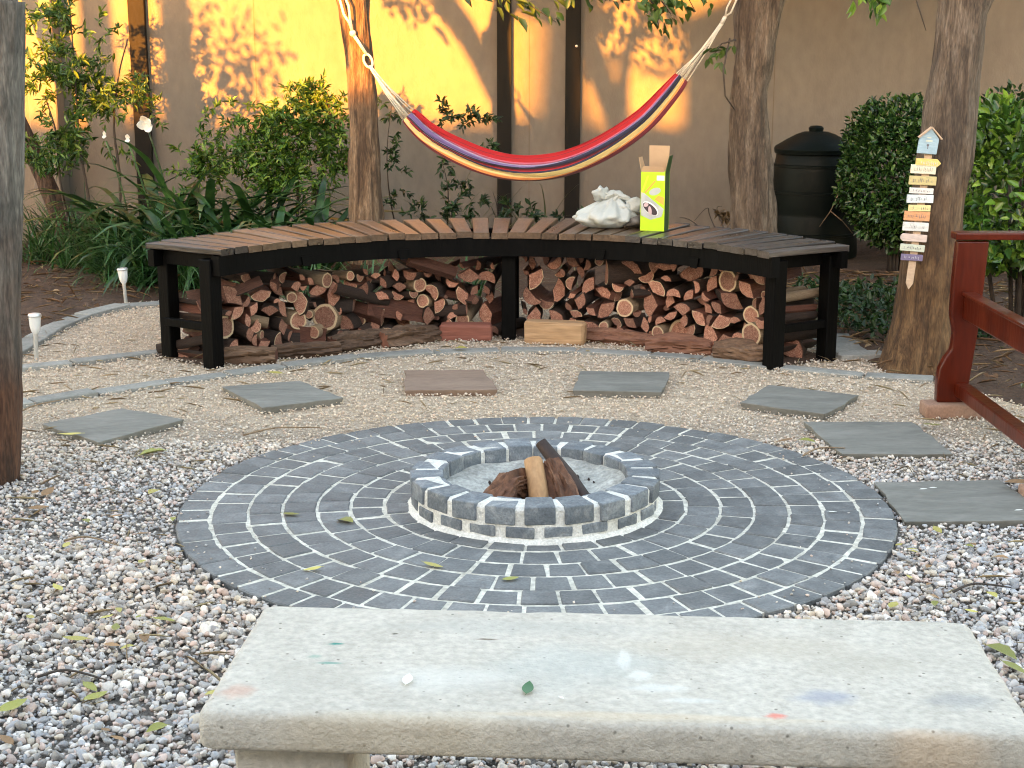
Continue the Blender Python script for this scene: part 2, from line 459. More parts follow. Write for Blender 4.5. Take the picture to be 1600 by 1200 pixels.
def in_poly(X, Y, poly):
    ins = np.zeros(len(X), bool)
    n = len(poly)
    for i in range(n):
        x1, y1 = poly[i]; x2, y2 = poly[(i + 1) % n]
        cnd = ((y1 > Y) != (y2 > Y))
        with np.errstate(divide='ignore', invalid='ignore'):
            xi = (x2 - x1) * (Y - y1) / (y2 - y1) + x1
        ins ^= cnd & (X < xi)
    return ins


# planted soil: uneven mulch mounds behind the gravel
def mound(name, x0, x1, y0, y1, keep, seed, h):
    nx, ny = 90, 60
    xs = np.linspace(x0, x1, nx); ys = np.linspace(y0, y1, ny)
    X, Y = np.meshgrid(xs, ys)
    Z = np.array([[mnoise.fractal(Vector((x * 1.1 + seed, y * 1.1, 0)), 1.0, 2.0, 4) for x in xs] for y in ys])
    Z2 = np.array([[mnoise.fractal(Vector((x * 9 + seed, y * 9, 3)), 1.0, 2.0, 3) for x in xs] for y in ys])
    e = np.clip(keep(X, Y) / 0.35, -1, 1)
    Z = e * h + np.where(e > 0, Z * 0.03 + Z2 * 0.018, 0) - 0.012
    v = np.stack([X, Y, Z], -1).reshape(-1, 3)
    idx = np.arange(nx * ny).reshape(ny, nx)
    loops = np.stack([idx[:-1, :-1], idx[:-1, 1:], idx[1:, 1:], idx[1:, :-1]], -1).reshape(-1)
    o = link(name, np_mesh(name, v, loops, np.full((nx - 1) * (ny - 1), 4), m_soil))
    return tag(o, kind='structure')


PB = [onz(*p) for p in ((-150, 625), (28, 546), (120, 488), (195, 468), (330, 461), (600, 458), (900, 460), (1200, 498), (1330, 541), (1390, 578), (1480, 592), (1620, 628), (1900, 680))]


def behind(X, Y):
    bx = [p.x for p in PB]; by = [p.y for p in PB]
    o = np.argsort(bx)
    return Y - np.interp(X, np.array(bx)[o], np.array(by)[o])


mound('soil_bed', -7, 7, 5.4, 11.85, behind, 3.0, 0.035)

# boundary wall at the back of the garden
WY = 11.8
wall = empty('garden_wall', (0, WY, 0), 0, 'tall beige plastered garden wall across the back, warm sunlit above', 'wall')
mb = MB(); mb.box((0, 0.115, 1.25), (26, 0.23, 2.7)); mb.build('wall_panel', m_wall, wall)
mb = MB(); mb.box((0, 0.115, 2.64), (26, 0.31, 0.08)); mb.build('coping', m_mortar, wall, bevel=0.01)
mb = MB(); mb.box((-3.62, -0.10, 1.2), (0.22, 0.20, 2.6)); mb.build('pier', m_wall, wall, bevel=0.008)
for jx in (0.135, 2.05, -2.0):
    mb = MB(); mb.box((jx, -0.0005, 1.2), (0.006, 0.003, 2.5)); mb.build('expansion_joint', m_joint, wall)

for px, w, lab in ((226, 25, 'dark square post standing against the wall among the shrubs at far left'),
                   (788, 22, 'dark post against the sunlit wall, beside the shadow of the forked trunk'),
                   (894, 23, 'slim dark post against the sunlit wall, behind the right half of the hammock')):
    q = ony(px, 250, WY - 0.03)
    t = empty('wall_post', (q.x, WY - 0.028, 0), 0, lab, 'post', 'dark posts along the back wall')
    mb = MB(); mb.box((0, 0, 1.3), (w / FPX * WY, 0.05, 2.62)); mb.build('post_shaft', m_post, t, bevel=0.004)
    if px == 894:
        b = ony(901, 72, WY - 0.06)
        mb = MB(); mb.lathe([(0.002, -0.004), (0.011, -0.004), (0.009, 0.004), (0.002, 0.006)], 10)
        mb.build('bolt', m_steel, t, loc=(b.x - q.x, -0.028, b.z), rot=(PI / 2, 0, 0))

# ------------------------------------------------------------------ fire pit paving
PX, PY = 0.078, 4.766
RR = [0.413, 0.506, 0.619, 0.727, 0.841, 0.953, 1.072, 1.18]
pav = empty('paved_circle', (PX, PY, 0), 0)
tag(pav, kind='structure')
mb = MB(); mb.lathe([(1.172, -0.03), (1.172, 0.0155), (0.40, 0.0155), (0.30, 0.0155)], 96)
mb.build('mortar_bed', m_mortar, pav, smooth=False)
todo = []
for k in range(7):
    r0, r1 = RR[k], RR[k + 1]
    cnt = int(round(2 * PI * (r0 + r1) / 2 / 0.1095))
    meshes = []
    for vv in range(3):
        j = lambda a: rnd.uniform(-a, a)
        g = 0.0050
        ha0 = PI / cnt - g / r0; ha1 = PI / cnt - g / r1
        ra, rb = r0 + g, r1 - (g if k < 6 else 0.0)
        poly = []
        for (r, a) in ((ra, -ha0), (rb, -ha1), (rb, 0), (rb, ha1), (ra, ha0), (ra, 0)):
            poly.append(((r + j(0.003)) * math.cos(a + j(0.002) / r), (r + j(0.003)) * math.sin(a + j(0.002) / r)))
        cx = (ra + rb) / 2
        poly = [(x - cx, y) for x, y in poly]
        b = MB(); b.prism(poly, -0.02, 0.0)
        meshes.append((b.mesh('paver', m_slate, bevel=0.0035, segs=1), cx))
    off = rnd.random()
    for i in range(cnt):
        me, cx = meshes[rnd.randrange(3)]
        a = 2 * PI * (i + off) / cnt + rnd.uniform(-0.004, 0.004) / r0
        z_ = 0.0185 + rnd.uniform(-0.0025, 0.003)
        todo.append((PY + cx * math.sin(a), me, (cx * math.cos(a), cx * math.sin(a), z_), (rnd.uniform(-0.012, 0.012), rnd.uniform(-0.012, 0.012), a)))
todo.sort(key=lambda q: -abs(q[0] - 2.0))          # the ones hidden behind the concrete bench last
for (yw, me, loc, rot) in todo[:298]: link('paver', me, pav, loc=loc, rot=rot)
bmr = bmesh.new()
for (yw, me, loc, rot) in todo[298:]:
    t_ = me.copy(); t_.transform(Matrix.Translation(loc) @ Matrix.Rotation(rot[2], 4, 'Z')); bmr.from_mesh(t_); bpy.data.meshes.remove(t_)
if todo[298:]:
    me = bpy.data.meshes.new('paver_remainder'); bmr.to_mesh(me); me.materials.append(m_slate)
    o = link('paver_remainder', me, pav); o['kind'] = 'stuff'
bmr.free()

# ------------------------------------------------------------------ fire ring
ring = empty('fire_ring', (PX, PY - 0.022, 0.0155), 0, 'round fire pit of two courses of grey bricks in pale mortar', 'fire pit')
prof = [(0.430, 0.0), (0.423, 0.008), (0.410, 0.016), (0.4085, 0.055), (0.4075, 0.104), (0.397, 0.1145), (0.325, 0.117), (0.313, 0.108), (0.313, 0.0)]
mb = MB()
n = 84
for i, (r, z) in enumerate(prof):
    for k in range(n):
        th = 2 * PI * k / n
        w = 1 + 0.012 * mnoise.noise(Vector((math.cos(th) * 6, math.sin(th) * 6, z * 20)))
        mb.v.append((r * w * math.cos(th), r * w * math.sin(th), z))
for i in range(len(prof) - 1):
    for k in range(n):
        k2 = (k + 1) % n
        mb.f.append((i * n + k, i * n + k2, (i + 1) * n + k2, (i + 1) * n + k)); mb.m.append(0)
mb.build('ring_mortar', m_mortar_w, ring, smooth=True, sharp=0.7)
NB = 21
for course, (z0, z1, ra, rb, wd) in enumerate(((0.017, 0.052, 0.31, 0.410, 0.090), (0.060, 0.119, 0.303, 0.413, 0.092))):
    ms = []
    for vv in range(3):
        b = MB(); w0 = min(wd, 2 * PI * ra / NB - 0.006)
        jj = [rnd.uniform(-0.003, 0.003) for _ in range(8)]
        poly = [(ra - 0.36 + jj[0], -w0 / 2), (rb - 0.36 + jj[1], -wd / 2 + jj[2]), (rb - 0.36 + jj[3], wd / 2 + jj[4]), (ra - 0.36 + jj[5], w0 / 2)]
        b.prism(poly, 0, z1 - z0)
        ms.append(b.mesh('ring_brick', m_ringbrick, smooth=True, bevel=0.0065, segs=3, sharp=0.6))
    for i in range(NB):
        a = 2 * PI * (i + 0.5 * course + 0.3) / NB + rnd.uniform(-0.012, 0.012)
        rr = 0.36 + rnd.uniform(-0.002, 0.003)
        link('ring_brick', ms[rnd.randrange(3)], ring, loc=(rr * math.cos(a), rr * math.sin(a), z0 + rnd.uniform(-0.003, 0.003)),
             rot=(rnd.uniform(-0.03, 0.03), rnd.uniform(-0.02, 0.02), a + rnd.uniform(-0.03, 0.03)))
# ash bowl
mb = MB()
nr, n = 14, 64
for i in range(nr + 1):
    r = 0.305 * i / nr
    for k in range(n):
        th = 2 * PI * k / n
        z = -0.005 + 0.075 * (r / 0.314) ** 1.4 + 0.012 * mnoise.fractal(Vector((r * math.cos(th) * 9, r * math.sin(th) * 9, 1.7)), 1, 2, 3) \
            + 0.02 * max(0, math.cos(th - 0.4)) * (r / 0.314)
        mb.v.append((r * math.cos(th), r * math.sin(th), max(z, 0.0025)))
for i in range(nr):
    for k in range(n):
        k2 = (k + 1) % n
        mb.f.append((i * n + k, (i + 1) * n + k, (i + 1) * n + k2, i * n + k2)); mb.m.append(0)
o = mb.build('ash', m_ash, ring, smooth=True)


# wood set up in the fire pit
def gnarly(name, pts, rads, mats, seed, n=14, ridge=0.18, sub=6, parent=None, flat=1.0):
    P = []; R = []
    pts = [Vector(p) for p in pts]
    for i in range(len(pts) - 1):
        for q in range(sub):
            t = q / sub
            P.append(pts[i].lerp(pts[i + 1], t)); R.append(rads[i] * (1 - t) + rads[i + 1] * t)
    P.append(pts[-1]); R.append(rads[-1])
    b = MB()

    def fn(i, th, p):
        a = mnoise.noise(Vector((math.cos(th) * 2.2 + seed, math.sin(th) * 2.2, i * 0.08)))
        c = mnoise.noise(Vector((math.cos(th + i * 0.04) * 4.2 + seed, math.sin(th + i * 0.04) * 4.2, i * 0.07)))
        d_ = mnoise.noise(Vector((math.cos(th + i * 0.04) * 10 + seed, math.sin(th + i * 0.04) * 10, i * 0.05)))
        return (1 + ridge * (1.1 * a + 1.0 * c + (0.7 * d_ if ridge > 0.3 else 0))) * (flat + (1 - flat) * abs(math.cos(th)))
    n = n if ridge < 0.3 else 44
    b.tube(P, R, n, True, 0, fn, 1 if isinstance(mats, (list, tuple)) and len(mats) > 1 else None)
    return b.build(name, mats, parent, smooth=True, sharp=0.9)


zt = 0.03
m_fire = mat('weathered_log', [(0.04, 0.016, 0.008), (0.12, 0.052, 0.026), (0.27, 0.135, 0.072)], 10, 0.8, 0.6, 40, stretch=(1, 1, 0.12), rand=0.2, fine=0.35, distort=1.2)
m_char = mat('charred_log', [(0.012, 0.007, 0.006), (0.03, 0.016, 0.012), (0.06, 0.03, 0.02)], 10, 0.7, 0.5, 40, stretch=(1, 1, 0.12), fine=0.3)
m_peel = mat('peeled_log', [(0.27, 0.14, 0.06), (0.40, 0.23, 0.11), (0.50, 0.32, 0.17)], 9, 0.75, 0.4, 40, stretch=(1, 1, 0.12), fine=0.2)
fw = [('pale peeled log standing upright in the fire pit', [(0.095, 4.54, 0.015), (0.085, 4.60, 0.10), (0.068, 4.68, 0.185)], [0.031, 0.033, 0.031], [m_peel, m_peel]),
      ('twisted brown log leaning left of the pale log in the fire pit', [(-0.085, 4.50, 0.0), (-0.06, 4.55, 0.075), (-0.01, 4.61, 0.125), (0.035, 4.66, 0.11), (0.06, 4.70, 0.05)], [0.045, 0.044, 0.04, 0.036, 0.03], [m_fire, m_end]),
      ('ridged brown log leaning right of the pale log in the fire pit', [(0.185, 4.54, 0.015), (0.165, 4.62, 0.10), (0.125, 4.70, 0.175)], [0.044, 0.04, 0.026], [m_fire, m_fire]),
      ('long charred dark stick propped across the fire pit behind the pale log', [(0.275, 4.60, 0.02), (0.19, 4.68, 0.12), (0.095, 4.76, 0.225)], [0.024, 0.026, 0.02], [m_char, m_char]),
      ('short log end lying low in front of the fire pit wood', [(0.02, 4.49, 0.045), (-0.03, 4.66, 0.07)], [0.026, 0.03], [m_fire, m_end])]
for i, (lab, pts, rd, ms) in enumerate(fw):
    c = Vector(pts[0])
    o = gnarly('fire_log', [Vector(p) - c for p in pts], rd, ms, i * 7.3, ridge=0.42 if i in (1, 2) else 0.12)
    o.location = c
    tag(o, lab, 'firewood', 'wood standing in the fire pit')

# bits of charcoal in the ash
for i in range(26):
    a = rnd.uniform(0, 2 * PI); q_ = 0.22 * math.sqrt(rnd.random())
    bm = bmesh.new(); bmesh.ops.create_icosphere(bm, subdivisions=1, radius=1.0)
    for v in bm.verts: v.co *= rnd.uniform(0.6, 1.1)
    me = bpy.data.meshes.new('charcoal'); bm.to_mesh(me); bm.free(); me.materials.append(m_char)
    k_ = rnd.uniform(0.005, 0.014)
    link('charcoal', me, ring, loc=(q_ * math.cos(a) + 0.02, q_ * math.sin(a) - 0.03, 0.006 + 0.075 * (q_ / 0.314) ** 1.4), rot=(a, a * 2, a), scale=(k_ * 1.5, k_, k_ * 0.7))

# ------------------------------------------------------------------ stepping stones
STONES = [
    ([(65, 662), (190, 638), (288, 655), (155, 690)], m_flag, 'tan-grey stepping stone nearest the left tree trunk'),
    ([(345, 603), (470, 594), (537, 622), (410, 638)], m_flag, 'second stepping stone from the left, below the left leg of the slatted bench'),
    ([(632, 578), (755, 578), (778, 609), (632, 609)], m_flag_b, 'brownish stepping stone just left of the middle bench leg'),
    ([(908, 579), (1047, 580), (1035, 613), (895, 611)], m_flag, 'grey stepping stone just right of the middle bench leg'),
    ([(1200, 600), (1343, 616), (1290, 648), (1155, 630)], m_flag, 'grey stepping stone in front of the right leg of the slatted bench'),
    ([(1255, 660), (1425, 658), (1492, 708), (1315, 710)], m_flag, 'grey stepping stone in front of the red wooden post'),
    ([(1365, 753), (1560, 750), (1660, 812), (1415, 814)], m_flag, 'large grey stepping stone at right edge with petals on it')]
stone_polys = []
for px, m_, lab in STONES:
    zt = 0.036
    zt = 0.027
    q = [onz(a, b, zt) for a, b in px]
    c = sum(q, Vector()) / 4
    poly = []
    for i in range(4):
        a, b = q[i] - c, q[(i + 1) % 4] - c
        for t in (0.0, 0.17, 0.34, 0.5, 0.67, 0.84):
            p = a.lerp(b, t)
            jj = 0.007 if t > 0 else 0.004
            poly.append((p.x + rnd.uniform(-jj, jj), p.y + rnd.uniform(-jj, jj)))
    area = sum(poly[i][0] * poly[(i + 1) % len(poly)][1] - poly[(i + 1) % len(poly)][0] * poly[i][1] for i in range(len(poly)))
    if area < 0: poly = poly[::-1]
    b = MB(); b.prism(poly, -0.05, 0.0)
    nb = len(poly)
    b.v[:nb] = [(x * 0.93, y * 0.93, z) for x, y, z in b.v[:nb]]
    o = b.build('stepping_stone', m_, bevel=0.004, segs=2)
    o.location = (c.x, c.y, zt)
    o.rotation_euler = (rnd.uniform(-0.012, 0.012), rnd.uniform(-0.012, 0.012), 0)
    tag(o, lab, 'stepping stone', 'stepping stones around the fire pit')
    stone_polys.append([(p[0] + c.x, p[1] + c.y) for p in poly])

# ------------------------------------------------------------------ stone edging strips
edge_polys = []


def edging(lab, px, width, length, z=0.014):
    pts = [onz(a, b, z) for a, b in px]
    th = empty('stone_edging', (pts[0].x, pts[0].y, 0), 0, lab, 'edging', 'stone edging strips in the gravel')
    # resample
    seg = [0]
    for i in range(1, len(pts)): seg.append(seg[-1] + (pts[i] - pts[i - 1]).length)

    def at(s_):
        s_ = min(max(s_, 0), seg[-1])
        for i in range(1, len(pts)):
            if s_ <= seg[i]:
                return pts[i - 1].lerp(pts[i], (s_ - seg[i - 1]) / (seg[i] - seg[i - 1]))
        return pts[-1]
    s_ = 0.0
    while s_ < seg[-1] - 0.08:
        l = length * rnd.uniform(0.75, 1.2)
        a, b_ = at(s_ + 0.006), at(min(s_ + l, seg[-1]) - 0.006)
        d = (b_ - a).normalized(); nrm = Vector((-d.y, d.x, 0))
        c = (a + b_) / 2; hl = (b_ - a).length / 2; w = width / 2
        poly = []
        for (u, v) in ((-1, -1), (-0.3, -1), (0.35, -1), (1, -1), (1, 1), (0.3, 1), (-0.35, 1), (-1, 1)):
            p = d * (u * hl) + nrm * (v * w * rnd.uniform(0.9, 1.08))
            poly.append((p.x, p.y))
        b = MB(); b.prism(poly, -0.04, 0)
        o = b.build('edging_stone', m_edge, th, bevel=0.004)
        o.location = (c.x - th.location.x, c.y - th.location.y, z + rnd.uniform(-0.004, 0.006))
        o.rotation_euler = (rnd.uniform(-0.02, 0.02), rnd.uniform(-0.02, 0.02), 0)
        edge_polys.append([(p[0] + c.x, p[1] + c.y) for p in poly])
        s_ += l


edging('long curved stone edging strip across the gravel in front of the bench',
       [(-60, 642), (20, 631), (140, 612), (340, 584), (450, 568), (540, 557), (640, 549), (740, 545), (830, 544), (940, 546), (1040, 553), (1130, 562), (1230, 573), (1340, 583), (1475, 592)], 0.10, 0.36)
edging('short stone edging strip running from the left trunk to the bench back leg', [(-60, 582), (20, 573), (140, 563), (258, 546)], 0.09, 0.45)
edging('stone tile edging between soil bed and gravel at far left', [(-40, 585), (20, 548), (75, 515), (122, 492), (200, 474), (330, 466)], 0.12, 0.42, 0.02)
edging('stone tile edging beside the back right leg of the bench', [(1290, 520), (1325, 541), (1352, 556)], 0.24, 0.30, 0.02)

# ------------------------------------------------------------------ loose gravel
def paler_far(m):
    """the bed under the stones turns paler and warmer towards the bench"""
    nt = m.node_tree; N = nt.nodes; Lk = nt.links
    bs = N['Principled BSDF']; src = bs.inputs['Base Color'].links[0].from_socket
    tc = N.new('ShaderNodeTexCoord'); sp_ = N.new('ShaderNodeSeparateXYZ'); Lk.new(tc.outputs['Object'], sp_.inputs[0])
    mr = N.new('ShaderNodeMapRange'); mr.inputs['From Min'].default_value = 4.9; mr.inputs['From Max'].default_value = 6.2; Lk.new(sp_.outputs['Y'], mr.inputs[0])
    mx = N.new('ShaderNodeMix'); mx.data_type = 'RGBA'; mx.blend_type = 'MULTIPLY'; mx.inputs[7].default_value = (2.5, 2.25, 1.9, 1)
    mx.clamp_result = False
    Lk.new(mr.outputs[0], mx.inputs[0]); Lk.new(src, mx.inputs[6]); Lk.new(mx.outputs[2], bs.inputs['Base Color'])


paler_far(m_gravelbase)


def ico(sub):
    bm = bmesh.new(); bmesh.ops.create_icosphere(bm, subdivisions=sub, radius=1.0)
    v = np.array([x.co[:] for x in bm.verts]); f = np.array([[y.index for y in x.verts] for x in bm.faces]); bm.free()
    return v, f


PEB = 1.22 * np.array([1.02, 0.985, 0.96]) * np.array([(0.42, 0.40, 0.38), (0.36, 0.35, 0.345), (0.30, 0.30, 0.30), (0.50, 0.47, 0.44), (0.46, 0.38, 0.34), (0.42, 0.33, 0.29),
                (0.58, 0.56, 0.53), (0.25, 0.25, 0.26), (0.40, 0.36, 0.30), (0.33, 0.34, 0.36), (0.52, 0.49, 0.45), (0.20, 0.19, 0.18)])


def pebbles(name, X, Y, r, sub, lift):
    v0, f0 = ico(sub)
    n = len(X); nv = len(v0)
    nvar = 24
    var = []
    for k in range(nvar):
        v = v0.copy()
        dirs = rand_unit(11)
        for d in dirs:                         # chip facets off
            h = rng.uniform(0.42, 0.74)
            t = v @ d
            v = v - np.clip(t - h, 0, None)[:, None] * d
        v = v * (1 + rng.normal(size=(nv, 1)) * 0.05)
        v = v * np.array([1.0, rng.uniform(0.65, 0.95), rng.uniform(0.5, 0.8)])
        var.append(v)
    var = np.array(var)
    k = rng.integers(0, nvar, n)
    a = rng.uniform(0, 2 * PI, n); tx = rng.normal(0, 0.35, n); ty = rng.normal(0, 0.35, n)
    V = var[k] * r[:, None, None]
    ca, sa = np.cos(a), np.sin(a)
    R = np.zeros((n, 3, 3))
    Rz = np.stack([np.stack([ca, -sa, 0 * a], -1), np.stack([sa, ca, 0 * a], -1), np.stack([0 * a, 0 * a, 1 + 0 * a], -1)], 1)
    cx, sx, cy, sy = np.cos(tx), np.sin(tx), np.cos(ty), np.sin(ty)
    Rx = np.stack([np.stack([1 + 0 * a, 0 * a, 0 * a], -1), np.stack([0 * a, cx, -sx], -1), np.stack([0 * a, sx, cx], -1)], 1)
    Ry = np.stack([np.stack([cy, 0 * a, sy], -1), np.stack([0 * a, 1 + 0 * a, 0 * a], -1), np.stack([-sy, 0 * a, cy], -1)], 1)
    R = Ry @ Rx @ Rz
    V = np.einsum('nij,nvj->nvi', R, V)
    V[..., 0] += X[:, None]; V[..., 1] += Y[:, None]
    V[..., 2] += (lift + r * 0.30)[:, None]
    c = PEB[rng.integers(0, len(PEB), n)] * rng.uniform(0.8, 1.22, (n, 1))
    # broad drifts of greyer and warmer stone
    dr = np.array([mnoise.noise(Vector((x * 0.9, y * 0.9, 5))) for x, y in zip(X, Y)])[:, None]
    c = c * (1 + dr * np.array([0.10, 0.02, -0.08]))
    far_tint = np.clip((Y - 4.9) / 1.3, 0, 1)[:, None]         # finer stone nearer the bench, coloured paler and warmer
    c = c * (1 - 0.45 * far_tint) + np.array([0.43, 0.385, 0.33]) * 0.45 * far_tint
    c = c * (1 + far_tint * np.array([0.24, 0.18, 0.08]))
    F = (f0[None] + (np.arange(n) * nv)[:, None, None]).reshape(-1)
    me = np_mesh(name, V.reshape(-1, 3), F, np.full(n * len(f0), 3), m_pebble, np.repeat(c, nv, axis=0), smooth=False)
    return tag(link(name, me), kind='stuff')


def gravel_ok(X, Y, r):
    ok = in_poly(X, Y, GR)
    d = np.hypot(X - PX, Y - PY)
    ok &= d > 1.183 + r * 0.5
    db = np.hypot(X + 0.10, Y - 6.15); ab = np.degrees(np.arctan2(Y - 6.15, X + 0.10))
    ok &= ~((db > 1.66) & (db < 2.02) & (ab > 33) & (ab < 146))
    for p in stone_polys + edge_polys:
        xs = [q[0] for q in p]; ys = [q[1] for q in p]
        w = np.where((X > min(xs) - .05) & (X < max(xs) + .05) & (Y > min(ys) - .05) & (Y < max(ys) + .05))[0]
        if len(w):
            cx, cy = np.mean(xs), np.mean(ys)
            pp = [(cx + (a - cx) * 0.965, cy + (b - cy) * 0.965) for a, b in p]
            ok[w] &= ~in_poly(X[w], Y[w], pp)
    return ok


def scatter(n, y0, y1, rr):
    Y = np.sqrt(rng.uniform(y0 ** 2, y1 ** 2, n))
    X = rng.uniform(-0.43, 0.43, n) * Y + rng.choice([-1, 1], n) * 0.25 * rng.uniform(0, 1, n)
    r = np.clip(rng.lognormal(math.log(rr), 0.3, n), rr * 0.5, rr * 2.0)
    ok = gravel_ok(X, Y, r)
    return X[ok], Y[ok], r[ok]


X, Y, r = scatter(14500, 1.9, 4.3, 0.0118)
pebbles('gravel', X, Y, r, 2, 0.006 * rng.uniform(-0.3, 2.0, len(X)))
X, Y, r = scatter(40000, 1.9, 4.4, 0.0088)
pebbles('gravel', X, Y, r, 1, 0.006 * rng.uniform(-0.3, 1.2, len(X)))
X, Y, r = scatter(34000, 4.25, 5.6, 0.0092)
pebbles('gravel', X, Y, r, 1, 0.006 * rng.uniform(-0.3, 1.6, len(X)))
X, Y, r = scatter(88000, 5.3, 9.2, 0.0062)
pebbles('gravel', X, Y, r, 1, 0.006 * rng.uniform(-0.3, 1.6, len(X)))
# a few chips kicked onto the paving
a = rng.uniform(0, 2 * PI, 160); d = 1.18 - np.abs(rng.normal(0, 0.13, 160))
pebbles('gravel', PX + d * np.cos(a), PY + d * np.sin(a), rng.uniform(0.003, 0.008, 160), 1, np.full(160, 0.019))

# ------------------------------------------------------------------ concrete bench in front
bl, br = onz(412, 942, 0.45), onz(1515, 968, 0.45)
L = (br - bl).length
yaw = math.atan2(br.y - bl.y, br.x - bl.x)
DEP = 0.487
dx = Vector((math.cos(yaw), math.sin(yaw), 0)); dy = Vector((-dx.y, dx.x, 0))
cc = (bl + br) / 2 - dy * DEP / 2
cb = empty('concrete_bench', (cc.x, cc.y, 0), yaw, 'weathered pale concrete garden bench in the foreground', 'bench')
# slab: rounded rectangle with worn soft edges
def roundrect(l, w, r, n=10, m=24):
    o = []
    for (cx_, cy_, a0) in ((l / 2 - r, w / 2 - r, 0), (-l / 2 + r, w / 2 - r, PI / 2), (-l / 2 + r, -w / 2 + r, PI), (l / 2 - r, -w / 2 + r, 1.5 * PI)):
        for k in range(n + 1):
            a = a0 + PI / 2 * k / n
            o.append((cx_ + r * math.cos(a), cy_ + r * math.sin(a)))
    # add points along the straight sides
    res = []
    for i in range(len(o)):
        a, b_ = o[i], o[(i + 1) % len(o)]
        d = math.hypot(a[0] - b_[0], a[1] - b_[1]); q_ = max(1, int(d / 0.02))
        for k in range(q_): res.append((a[0] + (b_[0] - a[0]) * k / q_, a[1] + (b_[1] - a[1]) * k / q_))
    return res


sb = MB()
rows = [(0.02, -0.034), (0.006, -0.034), (0.002, -0.031), (0.0, -0.026), (0.0, -0.012), (0.0, 0.008), (0.0015, 0.020), (0.005, 0.0275), (0.011, 0.0318), (0.022, 0.0338), (0.04, 0.034)]
for q in range(1, 11): rows.append((0.04 + q * 0.0195, 0.034))
nn = None
for (ins, z) in rows:
    pts = roundrect(L, DEP, 0.026)
    if nn is None: nn = len(pts)
    fx, fy = (L - 2 * ins) / L, (DEP - 2 * ins) / DEP
    for (x, y) in pts:
        x2, y2 = x * fx, y * fy
        k = mnoise.fractal(Vector((x2 * 7, y2 * 7, 0)), 1, 2, 5)
        e = mnoise.fractal(Vector((x * 14, y * 14, z * 14)), 1, 2, 4)
        sc_ = 1 + (0.0022 * e / max(abs(x), abs(y), 0.1) if ins < 0.03 else 0)
        sb.v.append((x2 * sc_, y2 * sc_, z * 1.0 + (0.0013 * k * min(1, max(0, (0.225 - ins) / 0.06)) if z > 0.02 else 0) + 0.0008 * e * (1 if ins < 0.16 else max(0, (0.225 - ins) / 0.065))))
for i in range(len(rows) - 1):
    for k in range(nn):
        k2 = (k + 1) % nn
        sb.f.append((i * nn + k, i * nn + k2, (i + 1) * nn + k2, (i + 1) * nn + k)); sb.m.append(0)
sb.f.append(tuple(range(nn - 1, -1, -1))); sb.m.append(0)
sb.f.append(tuple((len(rows) - 1) * nn + k for k in range(nn))); sb.m.append(0)


def slab_material():
    m = m_concrete.copy(); m.name = 'slab_concrete'
    nt = m.node_tree; N = nt.nodes; Lk = nt.links
    bs = N['Principled BSDF']
    src = bs.inputs['Base Color'].links[0].from_socket
    tc = N.new('ShaderNodeTexCoord')
    # paint and rust spots of the real slab: (x, y, rx, ry, colour, strength) in slab space
    for (x, y, rx, ry, c, a) in STAINS:
        mp = N.new('ShaderNodeMapping'); mp.inputs['Location'].default_value = (-x / rx, -y / ry, 0); mp.inputs['Scale'].default_value = (1 / rx, 1 / ry, 0)
        Lk.new(tc.outputs['Object'], mp.inputs[0])
        nz = N.new('ShaderNodeTexNoise'); nz.inputs['Scale'].default_value = 1.6; nz.inputs['Detail'].default_value = 4
        Lk.new(mp.outputs[0], nz.inputs['Vector'])
        ln = N.new('ShaderNodeVectorMath'); ln.operation = 'LENGTH'; Lk.new(mp.outputs[0], ln.inputs[0])
        ad = N.new('ShaderNodeMath'); ad.operation = 'ADD'; Lk.new(ln.outputs['Value'], ad.inputs[0]); Lk.new(nz.outputs['Fac'], ad.inputs[1])
        mr = N.new('ShaderNodeMapRange'); mr.interpolation_type = 'SMOOTHSTEP'
        mr.inputs['From Min'].default_value = 0.75; mr.inputs['From Max'].default_value = 1.45; mr.inputs['To Min'].default_value = a; mr.inputs['To Max'].default_value = 0
        Lk.new(ad.outputs[0], mr.inputs[0])
        mx = N.new('ShaderNodeMix'); mx.data_type = 'RGBA'
        Lk.new(mr.outputs[0], mx.inputs[0]); Lk.new(src, mx.inputs[6]); mx.inputs[7].default_value = (*c, 1)
        src = mx.outputs[2]
    Lk.new(src, bs.inputs['Base Color'])
    return m


def sl(px, py):
    p = onz(px, py, 0.45) - Vector((cc.x, cc.y, 0.45))
    return p.dot(dx), p.dot(dy)


